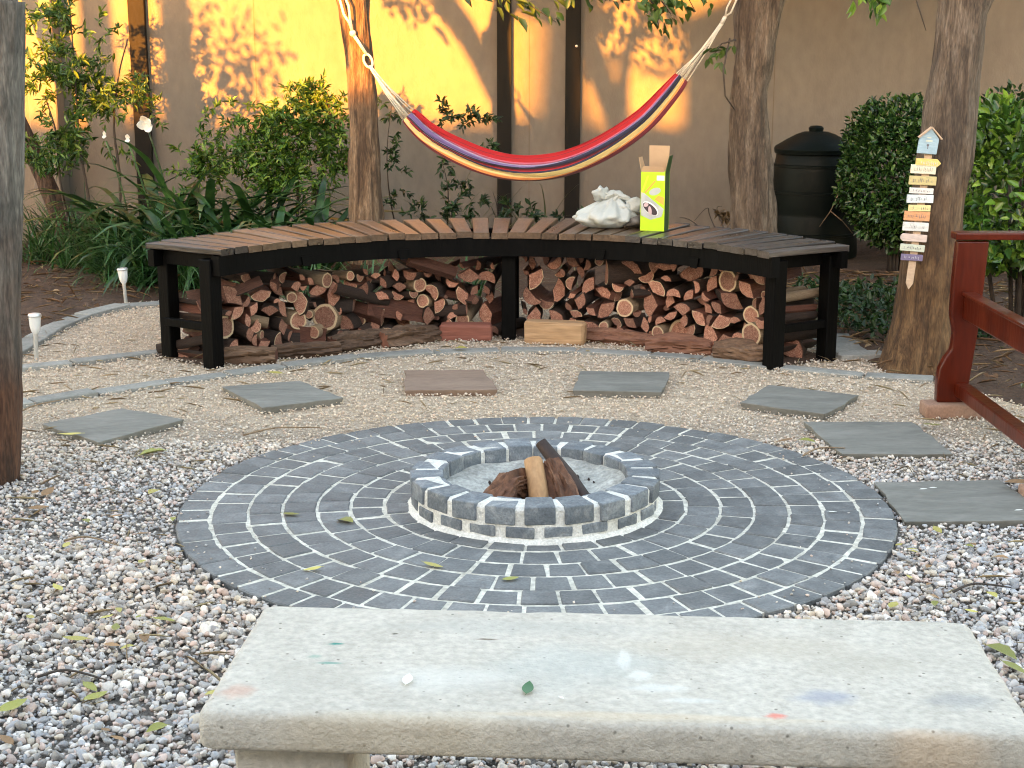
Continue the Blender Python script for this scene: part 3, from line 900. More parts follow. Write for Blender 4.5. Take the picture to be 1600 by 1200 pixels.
STAINS = []
for px, py, rx, ry, c, a in ((525, 1006, 0.014, 0.004, (0.05, 0.22, 0.18), 0.85), (515, 1036, 0.022, 0.004, (0.08, 0.26, 0.21), 0.7), (492, 1026, 0.012, 0.006, (0.12, 0.28, 0.22), 0.4),
                             (372, 1080, 0.03, 0.022, (0.50, 0.24, 0.16), 0.36), (1213, 1118, 0.017, 0.008, (0.62, 0.20, 0.15), 0.7), (1290, 1090, 0.05, 0.022, (0.22, 0.24, 0.32), 0.45),
                             (1500, 1095, 0.06, 0.025, (0.26, 0.26, 0.26), 0.45), (760, 999, 0.02, 0.003, (0.14, 0.11, 0.08), 0.8), (617, 990, 0.006, 0.003, (0.12, 0.10, 0.08), 0.8),
                             (1000, 1120, 0.30, 0.012, (0.60, 0.44, 0.26), 0.25), (1460, 1150, 0.10, 0.02, (0.62, 0.40, 0.22), 0.3), (900, 1040, 0.16, 0.07, (0.40, 0.42, 0.40), 0.35),
                             (1150, 1010, 0.22, 0.05, (0.44, 0.38, 0.30), 0.3), (620, 1120, 0.2, 0.015, (0.58, 0.46, 0.30), 0.25), (1030, 1075, 0.05, 0.012, (0.62, 0.62, 0.60), 0.4),
                             (975, 1030, 0.012, 0.03, (0.66, 0.65, 0.62), 0.45), (1000, 1055, 0.02, 0.016, (0.66, 0.65, 0.62), 0.45), (800, 980, 0.25, 0.03, (0.36, 0.35, 0.32), 0.35), (480, 1060, 0.1, 0.06, (0.38, 0.35, 0.30), 0.35), (1350, 1040, 0.1, 0.05, (0.36, 0.32, 0.26), 0.35), (700, 1060, 0.12, 0.04, (0.58, 0.56, 0.52), 0.4), (1080, 1095, 0.05, 0.008, (0.62, 0.62, 0.60), 0.35)):
    x, y = sl(px, py)
    STAINS.append((x, y, rx * 1.5, ry * 1.9, c, min(1, a * 1.25)))
m_slab = slab_material()
link('slab', sb.mesh('slab', m_slab, smooth=True), cb, loc=(0, 0, 0.416))
for sx in (-0.53, 0.53):
    lg = MB()
    lg.box((sx, 0, 0.35), (0.19, 0.40, 0.062)); lg.box((sx, 0, 0.18), (0.15, 0.30, 0.278)); lg.box((sx, 0, 0.02), (0.24, 0.38, 0.042))
    lg.build('leg', m_concrete, cb, bevel=0.012, segs=3, smooth=True, sharp=0.6)

# ------------------------------------------------------------------ slatted bench with firewood
BX, BY = -0.10, 6.15
A0, A1 = math.radians(29.5), math.radians(148.0)
ZS = 0.578


def pol(r, a, z=0.0):
    return Vector((r * math.cos(a), r * math.sin(a), z))


wb = empty('slatted_bench', (BX, BY, 0), 0, 'long curved bench with brown seat slats on a black frame over firewood', 'bench')


def arc_beam(name, r0, r1, z0, z1, a0, a1, n=26):
    b = MB()
    for i in range(n + 1):
        a = a0 + (a1 - a0) * i / n
        b.v += [tuple(pol(r0, a, z0)), tuple(pol(r1, a, z0)), tuple(pol(r1, a, z1)), tuple(pol(r0, a, z1))]
    for i in range(n):
        for k in range(4):
            k2 = (k + 1) % 4
            b.f.append((i * 4 + k, i * 4 + k2, (i + 1) * 4 + k2, (i + 1) * 4 + k)); b.m.append(0)
    b.f += [(0, 1, 2, 3), tuple(n * 4 + k for k in (3, 2, 1, 0))]; b.m += [0, 0]
    bmm = b.build(name, m_black, wb)
    return bmm


arc_beam('front_apron', 1.515, 1.565, 0.455, ZS - 0.028, A0, A1)
arc_beam('back_apron', 1.945, 1.985, 0.47, ZS - 0.028, A0, A1)
NS = 35
sl_meshes = []
for k in range(5):
    b = MB()
    w0, w1 = 0.078 + rnd.uniform(-0.003, 0.002), 0.087 + rnd.uniform(-0.004, 0.004)
    l0 = rnd.uniform(-0.008, 0.006); l1 = rnd.uniform(-0.02, 0.02)
    xs = [-0.36 + l0, -0.12, 0.12, 0.365 + l1]
    for i, x in enumerate(xs):
        w = w0 + (w1 - w0) * i / 3
        zb = rnd.uniform(-0.002, 0.002)
        b.v += [(x, -w / 2, -0.026 + zb), (x, w / 2, -0.026 + zb), (x, w / 2, zb), (x, -w / 2, zb)]
    for i in range(3):
        for q in range(4):
            q2 = (q + 1) % 4
            b.f.append((i * 4 + q, (i + 1) * 4 + q, (i + 1) * 4 + q2, i * 4 + q2)); b.m.append(0)
    b.f += [(3, 2, 1, 0), (12, 13, 14, 15)]; b.m += [0, 0]
    sl_meshes.append((b.mesh('slat', m_slat, bevel=0.003), b.mesh('slat', m_slat_d, bevel=0.003)))
for i in range(NS):
    f = (i + 0.5) / NS
    a = A0 + (A1 - A0) * f
    dark = f < 0.30 or f > 0.93  # end slats darker: the missing wall glare is put into their colour
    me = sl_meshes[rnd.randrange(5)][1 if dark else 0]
    Ls = 0.50 + 0.23 * math.sin(PI * f)
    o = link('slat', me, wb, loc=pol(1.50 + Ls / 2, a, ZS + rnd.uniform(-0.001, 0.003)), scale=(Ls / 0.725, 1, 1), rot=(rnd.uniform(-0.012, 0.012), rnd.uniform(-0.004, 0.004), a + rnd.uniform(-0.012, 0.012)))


def leg(r, a, s=0.072, top=0.548):
    p = pol(r, a)
    b = MB(); b.box((0, 0, top / 2), (s, s, top))
    return b.build('leg', m_black, wb, loc=p, rot=(0, 0, a), bevel=0.004)


LEGA = [math.radians(147.2), math.radians(87.0), math.radians(31.8)]
for a in LEGA:
    leg(1.60, a, 0.075, 0.53); leg(1.955, a - (0.035 if a > 2 else (-0.005 if a < 1 else 0)), 0.072, 0.53)
    a2 = a - (0.017 if a > 2 else 0)
    b = MB(); b.box((0, 0, 0), (0.32, 0.03, 0.04)); b.build('stretcher', m_black, wb, loc=pol(1.79, a2, 0.19), rot=(0, 0, a2), bevel=0.003)
    b = MB(); b.box((0, 0, 0), (0.37, 0.04, 0.07)); b.build('cross_member', m_black, wb, loc=pol(1.755, a + (0.03 if a < 1 else -0.03), 0.512), rot=(0, 0, a), bevel=0.003)
for f in (0.16, 0.33, 0.66, 0.83):
    a = A0 + (A1 - A0) * f
    b = MB(); b.box((0, 0, 0), (0.37, 0.04, 0.07)); b.build('cross_member', m_black, wb, loc=pol(1.755, a, 0.512), rot=(0, 0, a), bevel=0.003)
    b = MB(); b.prism([(-0.03, 0), (0.03, 0), (0.02, -0.05), (-0.02, -0.05)], -0.004, 0.004, Matrix.Rotation(PI / 2, 4, 'X'))
    b.build('bracket', m_black, wb, loc=pol(1.508, a, 0.50), rot=(0, 0, a - PI / 2))


# firewood -------------------------------------------------
def end_grain(m):
    """growth rings and drying cracks on the cut faces (log axis = object Y)"""
    nt = m.node_tree; N = nt.nodes; Lk = nt.links
    bs = N['Principled BSDF']; src = bs.inputs['Base Color'].links[0].from_socket
    tc = N.new('ShaderNodeTexCoord'); sp_ = N.new('ShaderNodeSeparateXYZ'); Lk.new(tc.outputs['Object'], sp_.inputs[0])
    oi = N.new('ShaderNodeObjectInfo')

    def M(op, a, b=None):
        x = N.new('ShaderNodeMath'); x.operation = op
        for k, v in enumerate((a, b)):
            if v is None: continue
            if isinstance(v, (int, float)): x.inputs[k].default_value = v
            else: Lk.new(v, x.inputs[k])
        return x.outputs[0]
    x0 = M('ADD', sp_.outputs['X'], M('MULTIPLY', M('SUBTRACT', oi.outputs['Random'], 0.5), 0.5)); z0 = sp_.outputs['Z']
    rad = M('SQRT', M('ADD', M('MULTIPLY', x0, x0), M('MULTIPLY', z0, z0)))
    nz = N.new('ShaderNodeTexNoise'); nz.inputs['Scale'].default_value = 2.5; Lk.new(tc.outputs['Object'], nz.inputs['Vector'])
    rings = M('SINE', M('ADD', M('MULTIPLY', rad, 46.0), M('MULTIPLY', nz.outputs['Fac'], 14.0)))
    ang = M('ARCTAN2', z0, x0)
    cb_ = N.new('ShaderNodeCombineXYZ'); Lk.new(M('ADD', M('MULTIPLY', ang, 2.6), M('MULTIPLY', oi.outputs['Random'], 90)), cb_.inputs[0]); Lk.new(M('MULTIPLY', rad, 0.7), cb_.inputs[1])
    n2 = N.new('ShaderNodeTexNoise'); n2.inputs['Scale'].default_value = 1.5; n2.inputs['Detail'].default_value = 3; Lk.new(cb_.outputs[0], n2.inputs['Vector'])
    cr1 = ramp(nt, [(0.485, 1, 1, 1), (0.497, 0.10, 0.06, 0.05), (0.509, 1, 1, 1)]); Lk.new(n2.outputs['Fac'], cr1.inputs[0])
    cr2 = ramp(nt, [(0.0, 0.80, 0.78, 0.76), (1.0, 1.08, 1.08, 1.08)])
    Lk.new(M('ADD', M('MULTIPLY', rings, 0.5), 0.5), cr2.inputs[0])
    for c in (cr2, cr1):
        mx = N.new('ShaderNodeMix'); mx.data_type = 'RGBA'; mx.blend_type = 'MULTIPLY'; mx.inputs[0].default_value = 1.0
        Lk.new(src, mx.inputs[6]); Lk.new(c.outputs[0], mx.inputs[7]); src = mx.outputs[2]
    Lk.new(src, bs.inputs['Base Color'])


end_grain(m_end)
b = MB(); n = 30  # dark sheet in place of shade between and under the stacked logs
for i in range(n + 1):
    a = math.radians(32 + 115 * i / n)
    b.v += [tuple(pol(1.655 + 0.01 * math.sin(i * 1.7), a, 0.0)), tuple(pol(2.04, a, 0.0))]
b.f = [(2 * i, 2 * i + 1, 2 * i + 3, 2 * i + 2) for i in range(n)]; b.m = [0] * n
tag(b.build('stack_shade_sheet', m_soil, None, loc=(BX, BY, 0.004)), kind='stuff')
def log_mesh(kind, seed, length):
    """unit-radius log lying along +Y from y=0 (seen end) to y=length; materials: bark, split, end, sapwood"""
    g = random.Random(seed)
    n = 16
    shape = []
    if kind == 'round':
        for k in range(n):
            th = 2 * PI * k / n
            shape.append((math.cos(th) * (1 + g.uniform(-0.07, 0.07)), math.sin(th) * (1 + g.uniform(-0.07, 0.07)), 0))
    else:
        span = {'half': PI * 1.08, 'wedge': PI * 0.62, 'quarter': PI * 0.8}[kind]
        rot = g.uniform(0, 2 * PI)
        m = 10
        R = {'half': 1.12, 'wedge': 1.75, 'quarter': 1.45}[kind]
        arc = [(math.cos(-span / 2 + span * k / m) * R * (1 + g.uniform(-0.05, 0.05)), math.sin(-span / 2 + span * k / m) * R * (1 + g.uniform(-0.05, 0.05)), 0) for k in range(m + 1)]
        apex = (g.uniform(-0.1, 0.15), g.uniform(-0.15, 0.15), 1)
        pts = arc[:]
        a, b = arc[-1], arc[0]
        pts[-1] = (a[0], a[1], 1)
        pts += [((a[0] + apex[0]) / 2 + g.uniform(-0.08, 0.08), (a[1] + apex[1]) / 2 + g.uniform(-0.08, 0.08), 1), apex,
                ((b[0] + apex[0]) / 2 + g.uniform(-0.08, 0.08), (b[1] + apex[1]) / 2 + g.uniform(-0.08, 0.08), 1)]
        cx = sum(p[0] for p in pts) / len(pts); cy = sum(p[1] for p in pts) / len(pts)
        pts = [(p[0] - cx, p[1] - cy, p[2]) for p in pts]
        sc = 1.0 / max(math.hypot(p[0], p[1]) for p in pts) * 1.12
        c, s = math.cos(rot), math.sin(rot)
        shape = [((p[0] * c - p[1] * s) * sc, (p[0] * s + p[1] * c) * sc, p[2]) for p in pts]
    b = MB(); N = len(shape)
    ys = [0, 0.012, length * 0.3, length * 0.65, length]
    bend = g.uniform(-0.12, 0.12)
    for i, y in enumerate(ys):
        for (x, z, k) in shape:
            w = 1 + g.uniform(-0.05, 0.05) * (i > 1) - (0.02 if i == 0 else 0)
            b.v.append((x * w + bend * (y / length) ** 2, y / 1.0 + (g.uniform(-0.012, 0.012) if i == 0 else 0), z * w))
    for i in range(len(ys) - 1):
        for k in range(N):
            k2 = (k + 1) % N
            b.f.append((i * N + k, i * N + k2, (i + 1) * N + k2, (i + 1) * N + k)); b.m.append(1 if shape[k][2] else 0)
    # end grain: sapwood ring near bark, heartwood inside
    base = len(b.v)
    for (x, z, k) in shape:
        s = (0.80 if kind == 'round' else 0.88) if not k else 0.995
        b.v.append((x * s, 0.0 + g.uniform(-0.02, 0.004), z * s))
    for k in range(N):
        k2 = (k + 1) % N
        b.f.append((k2, k, base + k, base + k2)); b.m.append(3 if not (shape[k][2] and shape[k2][2]) else 2)
    cidx = len(b.v)
    b.v.append((g.uniform(-0.15, 0.15), g.uniform(-0.04, 0.0), g.uniform(-0.15, 0.15)))
    for k in range(N):
        b.f.append((base + (k + 1) % N, base + k, cidx)); b.m.append(2)
    b.f.append(tuple((len(ys) - 1) * N + k for k in range(N))); b.m.append(2)
    # unit in x/z, real length in y: divided by a nominal radius later through object scale
    return b


log_lib = []
for i in range(36):
    kind = ['round', 'half', 'wedge', 'quarter', 'wedge', 'quarter', 'wedge', 'half', 'wedge'][i % 9]
    b = log_mesh(kind, 100 + i, 6.5)
    pale = (kind == 'round' and i % 3 == 0)
    me = b.mesh('firewood_log', [m_bark_pale if pale else m_bark_log, m_split, m_end, m_endpale if (pale or i % 5 == 1) else (m_end if i % 2 else m_split)])
    me.polygons.foreach_set('use_smooth', [p.material_index in (0,) for p in me.polygons])
    log_lib.append((kind, pale, me))

# drop-packing in the curved front face of the stack: s along the arc, z up
RF = 1.66                       # stack front radius
placed = []
Z0 = 0.045


def pack(s0, s1, htop, n_try):
    for it in range(n_try):
        r = min(max(rnd.lognormvariate(math.log(0.0385), 0.34), 0.020), 0.068)
        best = None
        for t in range(26):
            s = rnd.uniform(s0 + r, s1 - r)
            z = Z0 - 0.04 + r
            for (ps, pz, pr) in placed:
                d = abs(ps - s)
                R = (pr + r) * 0.90
                if d < R:
                    z = max(z, pz + math.sqrt(R * R - d * d))
            if best is None or z < best[1]: best = (s, z, r)
        s = best[0]
        top = htop(s)
        if best[1] + r < top: placed.append(best)


sec_a = (RF * (LEGA[2] + 0.035), RF * (LEGA[1] - 0.03))       # right half
sec_b = (RF * (LEGA[1] + 0.03), RF * (LEGA[0] - 0.035))       # left half
pack(*sec_a, lambda s: 0.47 if s > sec_a[0] + 0.12 else 0.36, 700)
nA = len(placed)
pack(*sec_b, lambda s: (0.43 - 0.04 * math.sin((s - sec_b[0]) * 2.2) ** 2) if s < sec_b[1] - 0.14 else 0.30, 700)
kind_words = {'round': 'round reddish log end with a bark rim', 'half': 'split half log end with reddish wood', 'wedge': 'wedge shaped split log end with reddish wood', 'quarter': 'quarter split log end with reddish wood'}
for i, (s, z, r) in enumerate(placed):
    right = i < nA
    a = s / RF
    kind, pale, me = log_lib[rnd.randrange(len(log_lib))]
    rr = RF - 0.03 + abs(rnd.gauss(0, 0.04))
    p = pol(rr, a, z) + Vector((BX, BY, 0))
    sc = r * 1.02
    lat = 0.13 if right else 0.5
    yaw_l = a - PI / 2 + rnd.gauss(0, lat) + (rnd.choice((-1, 1)) * rnd.uniform(0.7, 1.25) if (rnd.random() < (0.08 if right else 0.24) and a < LEGA[0] - 0.22 and a > LEGA[2] + 0.2) else 0)
    if a > LEGA[0] - 0.2 or a < LEGA[2] + 0.15: yaw_l = a - PI / 2 + rnd.gauss(0, 0.06)
    o = link('firewood_log', me, None, loc=p, rot=(rnd.gauss(0, 0.05 if right else 0.14), rnd.uniform(0, 2 * PI) if kind == 'round' else rnd.gauss(0, 0.9), yaw_l),
             scale=(sc, 0.052 * rnd.uniform(0.8, 1.1), sc))
    side = 'right' if right else 'left'
    w = {'round': 'round pale barked log end' if pale else 'round dark barked log end', 'half': 'half log end', 'wedge': 'wedge log end', 'quarter': 'quarter log end'}[kind]
    hgt = 'bottom row' if z < 0.13 else ('second row' if z < 0.22 else ('third row' if z < 0.32 else 'top row'))
    sa, sb2 = sec_a if right else sec_b
    f = (s - sa) / (sb2 - sa)
    if not right: f = 1 - f
    # f = 0 by the outer leg, 1 by the middle leg
    where = ('against the outer leg', 'near the outer leg', 'around the centre', 'near the middle leg', 'against the middle leg')[min(4, int(f * 5))]
    size = 'small' if r < 0.036 else ('large' if r > 0.056 else 'medium')
    lab = '%s %s, %s, %s firewood, %s' % (size, w, hgt, side, where)
    tag(o, lab, 'firewood', 'firewood stacked under the %s half of the bench' % side)
# logs lying behind in the depth of the stack (seen in the gaps and through the legs)
for (px, py, lab, sc) in ((1245, 555, 'lower of two pink log ends beyond the right front bench leg', 0.075), (1237, 530, 'small upper pink log end beyond the right front bench leg', 0.035)):
    p = onz(px, py + 8, 0.0)
    o = link('firewood_log', log_lib[2][2], None, loc=(p.x, p.y + 0.05, sc * 0.75 + (0.13 if sc < 0.05 else 0)), rot=(0.05, 0.4, -0.3), scale=(sc, 0.04, sc))
    tag(o, lab, 'firewood', 'firewood beyond the right front leg')


# long logs lying along the foot of the stack
def front_log(pxa, pxb, pyc, rad, lab, mats, flat=0.72, ridge=0.34, lift=0.0, n=26):
    z = rad * 0.62 + lift
    A = onz(pxa[0], pxa[1], z); B = onz(pxb[0], pxb[1], z)
    c = (A + B) / 2
    pts = [A - c, (A - c).lerp(B - c, 0.35) + Vector((0, 0, rad * 0.1)), (A - c).lerp(B - c, 0.7) - Vector((0, 0, rad * 0.04)), B - c]
    o = gnarly('firewood_log', pts, [rad * 0.82, rad, rad * 0.97, rad * 0.75], mats, pyc, n, ridge, 5, None, flat)
    o.location = c
    tag(o, lab, 'firewood', 'long logs lying along the foot of the stack')
    return o


m_foot = mat('weathered_split_log', [(0.045, 0.024, 0.014), (0.11, 0.062, 0.036), (0.20, 0.125, 0.078)], 12, 0.85, 0.8, 40, stretch=(0.10, 1, 1), rand=0.3, fine=0.4)
m_footr = mat('weathered_red_log', [(0.07, 0.028, 0.016), (0.15, 0.065, 0.038), (0.24, 0.125, 0.075)], 12, 0.8, 0.7, 40, stretch=(0.08, 1, 1), rand=0.2, fine=0.35)
ML = [m_foot, m_split]
front_log((352, 556), (432, 556), 1, 0.055, 'dark gnarled log at the left foot of the stack beside the front leg', ML)
front_log((425, 551), (532, 545), 2, 0.05, 'second long bark log from the left along the foot of the stack', ML)
front_log((520, 540), (606, 526), 3, 0.06, 'third long ridged log from the left along the foot of the stack', ML, ridge=0.42)
front_log((598, 532), (682, 520), 4, 0.062, 'bark log just left of the red plank at the foot of the stack', [m_foot, m_end])
front_log((286, 548), (330, 528), 9, 0.06, 'orange brown split log poking out between the left legs of the bench', [m_footr, m_end], ridge=0.4)
front_log((915, 523), (1016, 532), 5, 0.05, 'long reddish brown split log right of the pale block at the foot of the stack', [m_footr, m_end], 0.7)
front_log((1010, 538), (1112, 543), 6, 0.056, 'brown split log second from the right along the foot of the stack', [m_footr, m_end], 0.7)
front_log((1118, 548), (1205, 556), 7, 0.066, 'thick dark log at the right foot of the stack against the front leg', ML)


def block(px0, px1, py, h, lab, m_, dep=0.09):
    A = onz(px0, py, 0); B = onz(px1, py + (1 if px0 < 800 else 4), 0)
    c = (A + B) / 2; d = (B - A)
    b = MB(); b.box((0, dep / 2, h / 2), (d.length, dep, h))
    bmm = b.mesh('firewood_log', m_, bevel=0.014, segs=2)
    for v in bmm.vertices:
        v.co += Vector((rnd.uniform(-1, 1), rnd.uniform(-1, 1), rnd.uniform(-1, 1))) * 0.004
    o = link('firewood_log', bmm, None, loc=(c.x, c.y, 0), rot=(0, 0, math.atan2(d.y, d.x)))
    tag(o, lab, 'firewood', 'long logs lying along the foot of the stack')


block(686, 768, 533, 0.088, 'short red plank lying just left of the middle bench leg', m_plank_red)
block(818, 912, 537, 0.118, 'pale fresh split block just right of the middle bench leg', m_pine)

# ------------------------------------------------------------------ trees
def bark_trunk(parent, pts, m_, seed, n=44, sub=20, ridge=0.06, name='trunk'):
    P = []; R = []
    pts = [(Vector(p[:3]), p[3]) for p in pts]
    # smooth (Catmull-Rom) path
    for i in range(len(pts) - 1):
        p0 = pts[max(i - 1, 0)]; p1 = pts[i]; p2 = pts[i + 1]; p3 = pts[min(i + 2, len(pts) - 1)]
        for q in range(sub):
            t = q / sub
            f = lambda a, b, c, d: 0.5 * (2 * b + (c - a) * t + (2 * a - 5 * b + 4 * c - d) * t * t + (3 * b - a - 3 * c + d) * t ** 3)
            P.append(Vector([f(p0[0][k], p1[0][k], p2[0][k], p3[0][k]) for k in range(3)]))
            R.append(f(p0[1], p1[1], p2[1], p3[1]))
    P.append(pts[-1][0]); R.append(pts[-1][1])
    b = MB()

    def fn(i, th, p):
        q = Vector((math.cos(th) * 3.0, math.sin(th) * 3.0, p.z * 1.3 + seed * 5))
        q2 = Vector((math.cos(th) * 8.0, math.sin(th) * 8.0, p.z * 3.0 + seed))
        lump = mnoise.noise(Vector((math.cos(th) * 1.3 + seed, math.sin(th) * 1.3, p.z * 2.2)))
        q3 = Vector((math.cos(th) * 16.0, math.sin(th) * 16.0, p.z * 7.0 + seed))
        return 1 + ridge * (1.2 * (abs(mnoise.noise(q)) - 0.25) + 1.1 * (abs(mnoise.noise(q2)) - 0.2) + 0.7 * (abs(mnoise.noise(q3)) - 0.2)) * 2 + 0.09 * lump
    b.tube(P, R, n, True, 0, fn)
    return b.build(name, m_, parent, smooth=True)


def rel(p, base, r):
    return (p.x - base.x, p.y - base.y, p.z - base.z, r)


def px_trunk(spec, y, base):
    out = []
    for (px, py, w) in spec:
        p = ony(px, py, y)
        out.append((p.x - base[0], y - base[1], p.z, w / 2 / FPX * y * 0.92))
    return out


def make_tree(name_label, base, m_, spec, y, seed, uppers, crown, crown_cols=G_MID, ridge=0.06, flare=None):
    t = empty('tree', (base[0], base[1], 0), 0, name_label, 'tree', 'trees in the garden')
    pts = px_trunk(spec, y, base)
    if flare: pts = flare + pts
    top = pts[-1]
    bark_trunk(t, pts, m_, seed, ridge=ridge)
    for i, u in enumerate(uppers):
        if u is None:
            continue
            bark_trunk(t, px_trunk([(563, 100, 30), (545, 50, 34), (512, 5, 32), (455, -42, 30), (360, -110, 24), (250, -170, 16)], y, base), m_, seed + 5, n=14, sub=8, ridge=ridge, name='branch')
            continue
        st = (top[0], top[1], top[2] - 0.12, top[3] * (0.86 if i == 0 else 0.6))
        bark_trunk(t, [st] + u, m_, seed + i + 1, n=14, sub=8, ridge=ridge, name='branch')
    (cx, cy, cz), rad, n = crown
    crown_leaves('crown', (cx, cy, cz), rad, n, 0.075, crown_cols, m_leaf, t, clumps=60, seed=seed)
    return t


# left foreground trunk
b1 = onz(2, 752, 0)
make_tree('thick grey trunk cut off by the left edge of the photo, on the gravel', (b1.x - 0.02, 5.06), m_bark_t1,
          [(-20, 775, 108), (-8, 700, 84), (-5, 600, 78), (-4, 400, 78), (-3, 200, 80), (-3, 0, 84)], 5.06, 1,
          [[(-0.05, 0.05, 2.2, 0.075), (-0.3, 0.1, 2.9, 0.05)], [(0.2, 0.1, 2.3, 0.05), (0.5, -0.2, 2.9, 0.03)]], ((-0.9, -0.4, 3.6), (1.3, 1.2, 0.8), 2600))
# hammock tree, left
T2 = (-0.93, 9.5)
make_tree('slim brown trunk behind the bench holding the left end of the hammock', T2, m_bark_b,
          [(574, 410, 68), (572, 345, 58), (569, 250, 51), (567, 160, 44), (560, 80, 46), (553, 10, 50), (548, -30, 52)], 9.5, 2,
          [[(0.02, 0, 2.35, 0.085), (0.06, 0.1, 3.1, 0.06)], None], ((-0.5, 0.3, 3.35), (1.9, 1.6, 0.6), 9000), ridge=0.09)
# hammock tree, right
T3 = (1.57, 9.5)
make_tree('grey brown trunk behind the bench holding the right end of the hammock', T3, m_bark,
          [(1180, 410, 84), (1177, 345, 76), (1174, 250, 70), (1172, 150, 60), (1180, 80, 66), (1188, 0, 74), (1190, -30, 76)], 9.5, 3,
          [[(0.15, 0, 2.4, 0.10), (0.2, 0.1, 3.1, 0.07)], [(-0.3, -0.1, 2.5, 0.05), (-0.8, -0.1, 2.9, 0.03)]], ((0.7, 0.5, 3.2), (2.1, 1.7, 0.6), 15000), ridge=0.08)
# sign tree, right
b4 = onz(1440, 572, 0)
make_tree('leaning trunk at right with the painted sign boards hanging on it', (b4.x, 7.05), m_bark_t4,
          [(1432, 596, 172), (1438, 566, 136), (1446, 500, 108), (1453, 420, 98), (1463, 330, 88), (1476, 240, 84), (1487, 150, 80), (1500, 60, 80), (1507, -10, 82)], 7.05, 4,
          [[(0.30, 0, 2.3, 0.09), (0.45, 0.1, 3.0, 0.06)], [(0.05, 0.1, 2.5, 0.05), (-0.3, 0.2, 3.0, 0.03)]], ((1.2, 2.2, 3.3), (2.2, 2.3, 0.6), 15000), ridge=0.07)
# small crooked trunk far left
q = ony(98, 352, 10.9)
st_ = empty('tree', (q.x, 10.9, 0), 0, 'thin crooked trunk leaning left in the bed behind the thick left trunk', 'tree', 'trees in the garden')
bark_trunk(st_, [(0.02, 0, -0.02, 0.10)] + px_trunk([(98, 352, 34), (70, 280, 30), (40, 215, 30), (10, 150, 30)], 10.9, (q.x, 10.9)) + [(-0.7, 0, 2.2, 0.05)], m_bark_r, 9, n=16, sub=8, ridge=0.08)
crown_leaves('crown', (-1.0, 0, 2.6), (0.7, 0.6, 0.5), 900, 0.07, G_MID, m_leaf, st_, clumps=24, seed=91)
# two trees beyond the left edge of the frame whose trunks throw the broad shadows on the wall
for (wx, t, r, sd, lab) in ((ony(275, 60, WY).x, 5.2, 0.125, 21, 'tree outside the left edge, nearer the back wall'), (ony(152, 60, WY).x, 6.5, 0.135, 22, 'tree outside the left edge, further from the back wall')):
    x = wx - t * math.sin(SUN_AZ); y = WY - t * math.cos(SUN_AZ)
    t_ = empty('tree', (x, y, 0), 0, lab, 'tree', 'trees in the garden')
    bark_trunk(t_, [(0, 0, -0.02, r * 1.25), (0, 0, 0.5, r), (0.03, 0, 1.5, r * 0.95), (0.02, 0.05, 2.6, r * 0.9), (0.1, 0.1, 3.6, r * 0.6)], m_bark_g, sd, n=18, sub=6)
    crown_leaves('crown', (0, 0, 3.9), (1.4, 1.3, 0.9), 2200, 0.08, G_MID, m_leaf, t_, clumps=50, seed=sd)


# drooping twigs with leaves: some seen at the top of the frame, most just above it (their shadows dapple the wall)
def spray(parent, p0, p1, n, size, cols, seed, spread=0.12, m_=None):
    g = np.random.default_rng(seed)
    p0 = np.array(p0); p1 = np.array(p1)
    t = g.uniform(0.15, 1, n)[:, None]
    P = p0 + (p1 - p0) * t + g.normal(size=(n, 3)) * spread * np.array([1, 0.7, 0.6])
    D = g.normal(size=(n, 3)) * 0.8 + (p1 - p0) / np.linalg.norm(p1 - p0) + np.array([0, 0, -0.5])
    U = g.normal(size=(n, 3)) * 0.6 + np.array([0, -0.3, 1.0])
    leaf_cloud('leaves', P, D, U, g.uniform(0.7, 1.3, n) * size, 0.5, cols, m_ or m_leaf, parent)
    b = MB()
    mid = (Vector(p0) + Vector(p1)) / 2 + Vector((0, 0, 0.05))
    b.tube([p0, mid, p1], [0.007, 0.005, 0.002], 5)
    b.build('twig', m_stem, parent, smooth=True)


def shade_pos(wpx, wpy, t):
    w = ony(wpx, wpy, WY)
    return Vector((w.x, w.y, w.z)) - Vector(SDIR) * t


tw = empty('branch', (0, 0, 0), 0, 'leafy branches hanging into the top of the view beside the right hammock rope', 'branch')
for (a, b_, t, n, sd, sp) in (((880, -60), (950, 40), 2.6, 70, 1, 0.10), ((930, -50), (1010, 60), 2.5, 80, 2, 0.12), ((1000, -30), (1090, 70), 2.4, 70, 3, 0.11), ((950, 60), (1060, 110), 2.9, 34, 4, 0.06),
                              ((590, -40), (640, 30), 2.8, 40, 5, 0.08), ((650, -10), (700, 45), 2.8, 36, 6, 0.07), ((380, 20), (430, 110), 3.6, 46, 7, 0.10),
                              ((900, 120), (985, 95), 6.5, 40, 11, 0.07), ((1000, 110), (1070, 120), 6.5, 46, 12, 0.08), ((1020, 60), (1080, 80), 6.0, 24, 13, 0.08), ((300, -20), (360, 130), 3.2, 90, 8, 0.14), ((330, 30), (400, 160), 3.0, 90, 9, 0.13), ((860, -20), (900, 20), 2.4, 34, 10, 0.07)):
    spray(tw, shade_pos(*a, t), shade_pos(*b_, t), n, 0.085, G_MID, 300 + sd, sp)
for (a, b_, y, n, sd, sp) in (((985, -40), (1050, 25), 9.2, 46, 1, 0.06), ((1040, -40), (1085, 15), 9.2, 26, 2, 0.05), ((1015, 0), (1030, 45), 9.2, 16, 3, 0.035), ((1150, 62), (1105, 100), 9.3, 14, 4, 0.03),
                              ((1345, -60), (1375, 8), 7.4, 30, 5, 0.035), ((1400, -50), (1360, 2), 7.4, 24, 6, 0.035)):
    spray(tw, ony(*a, y), ony(*b_, y), n, 0.07, [(0.04, 0.085, 0.015), (0.07, 0.12, 0.02)] if y > 8 else G_LIGHT, 400 + sd, sp)
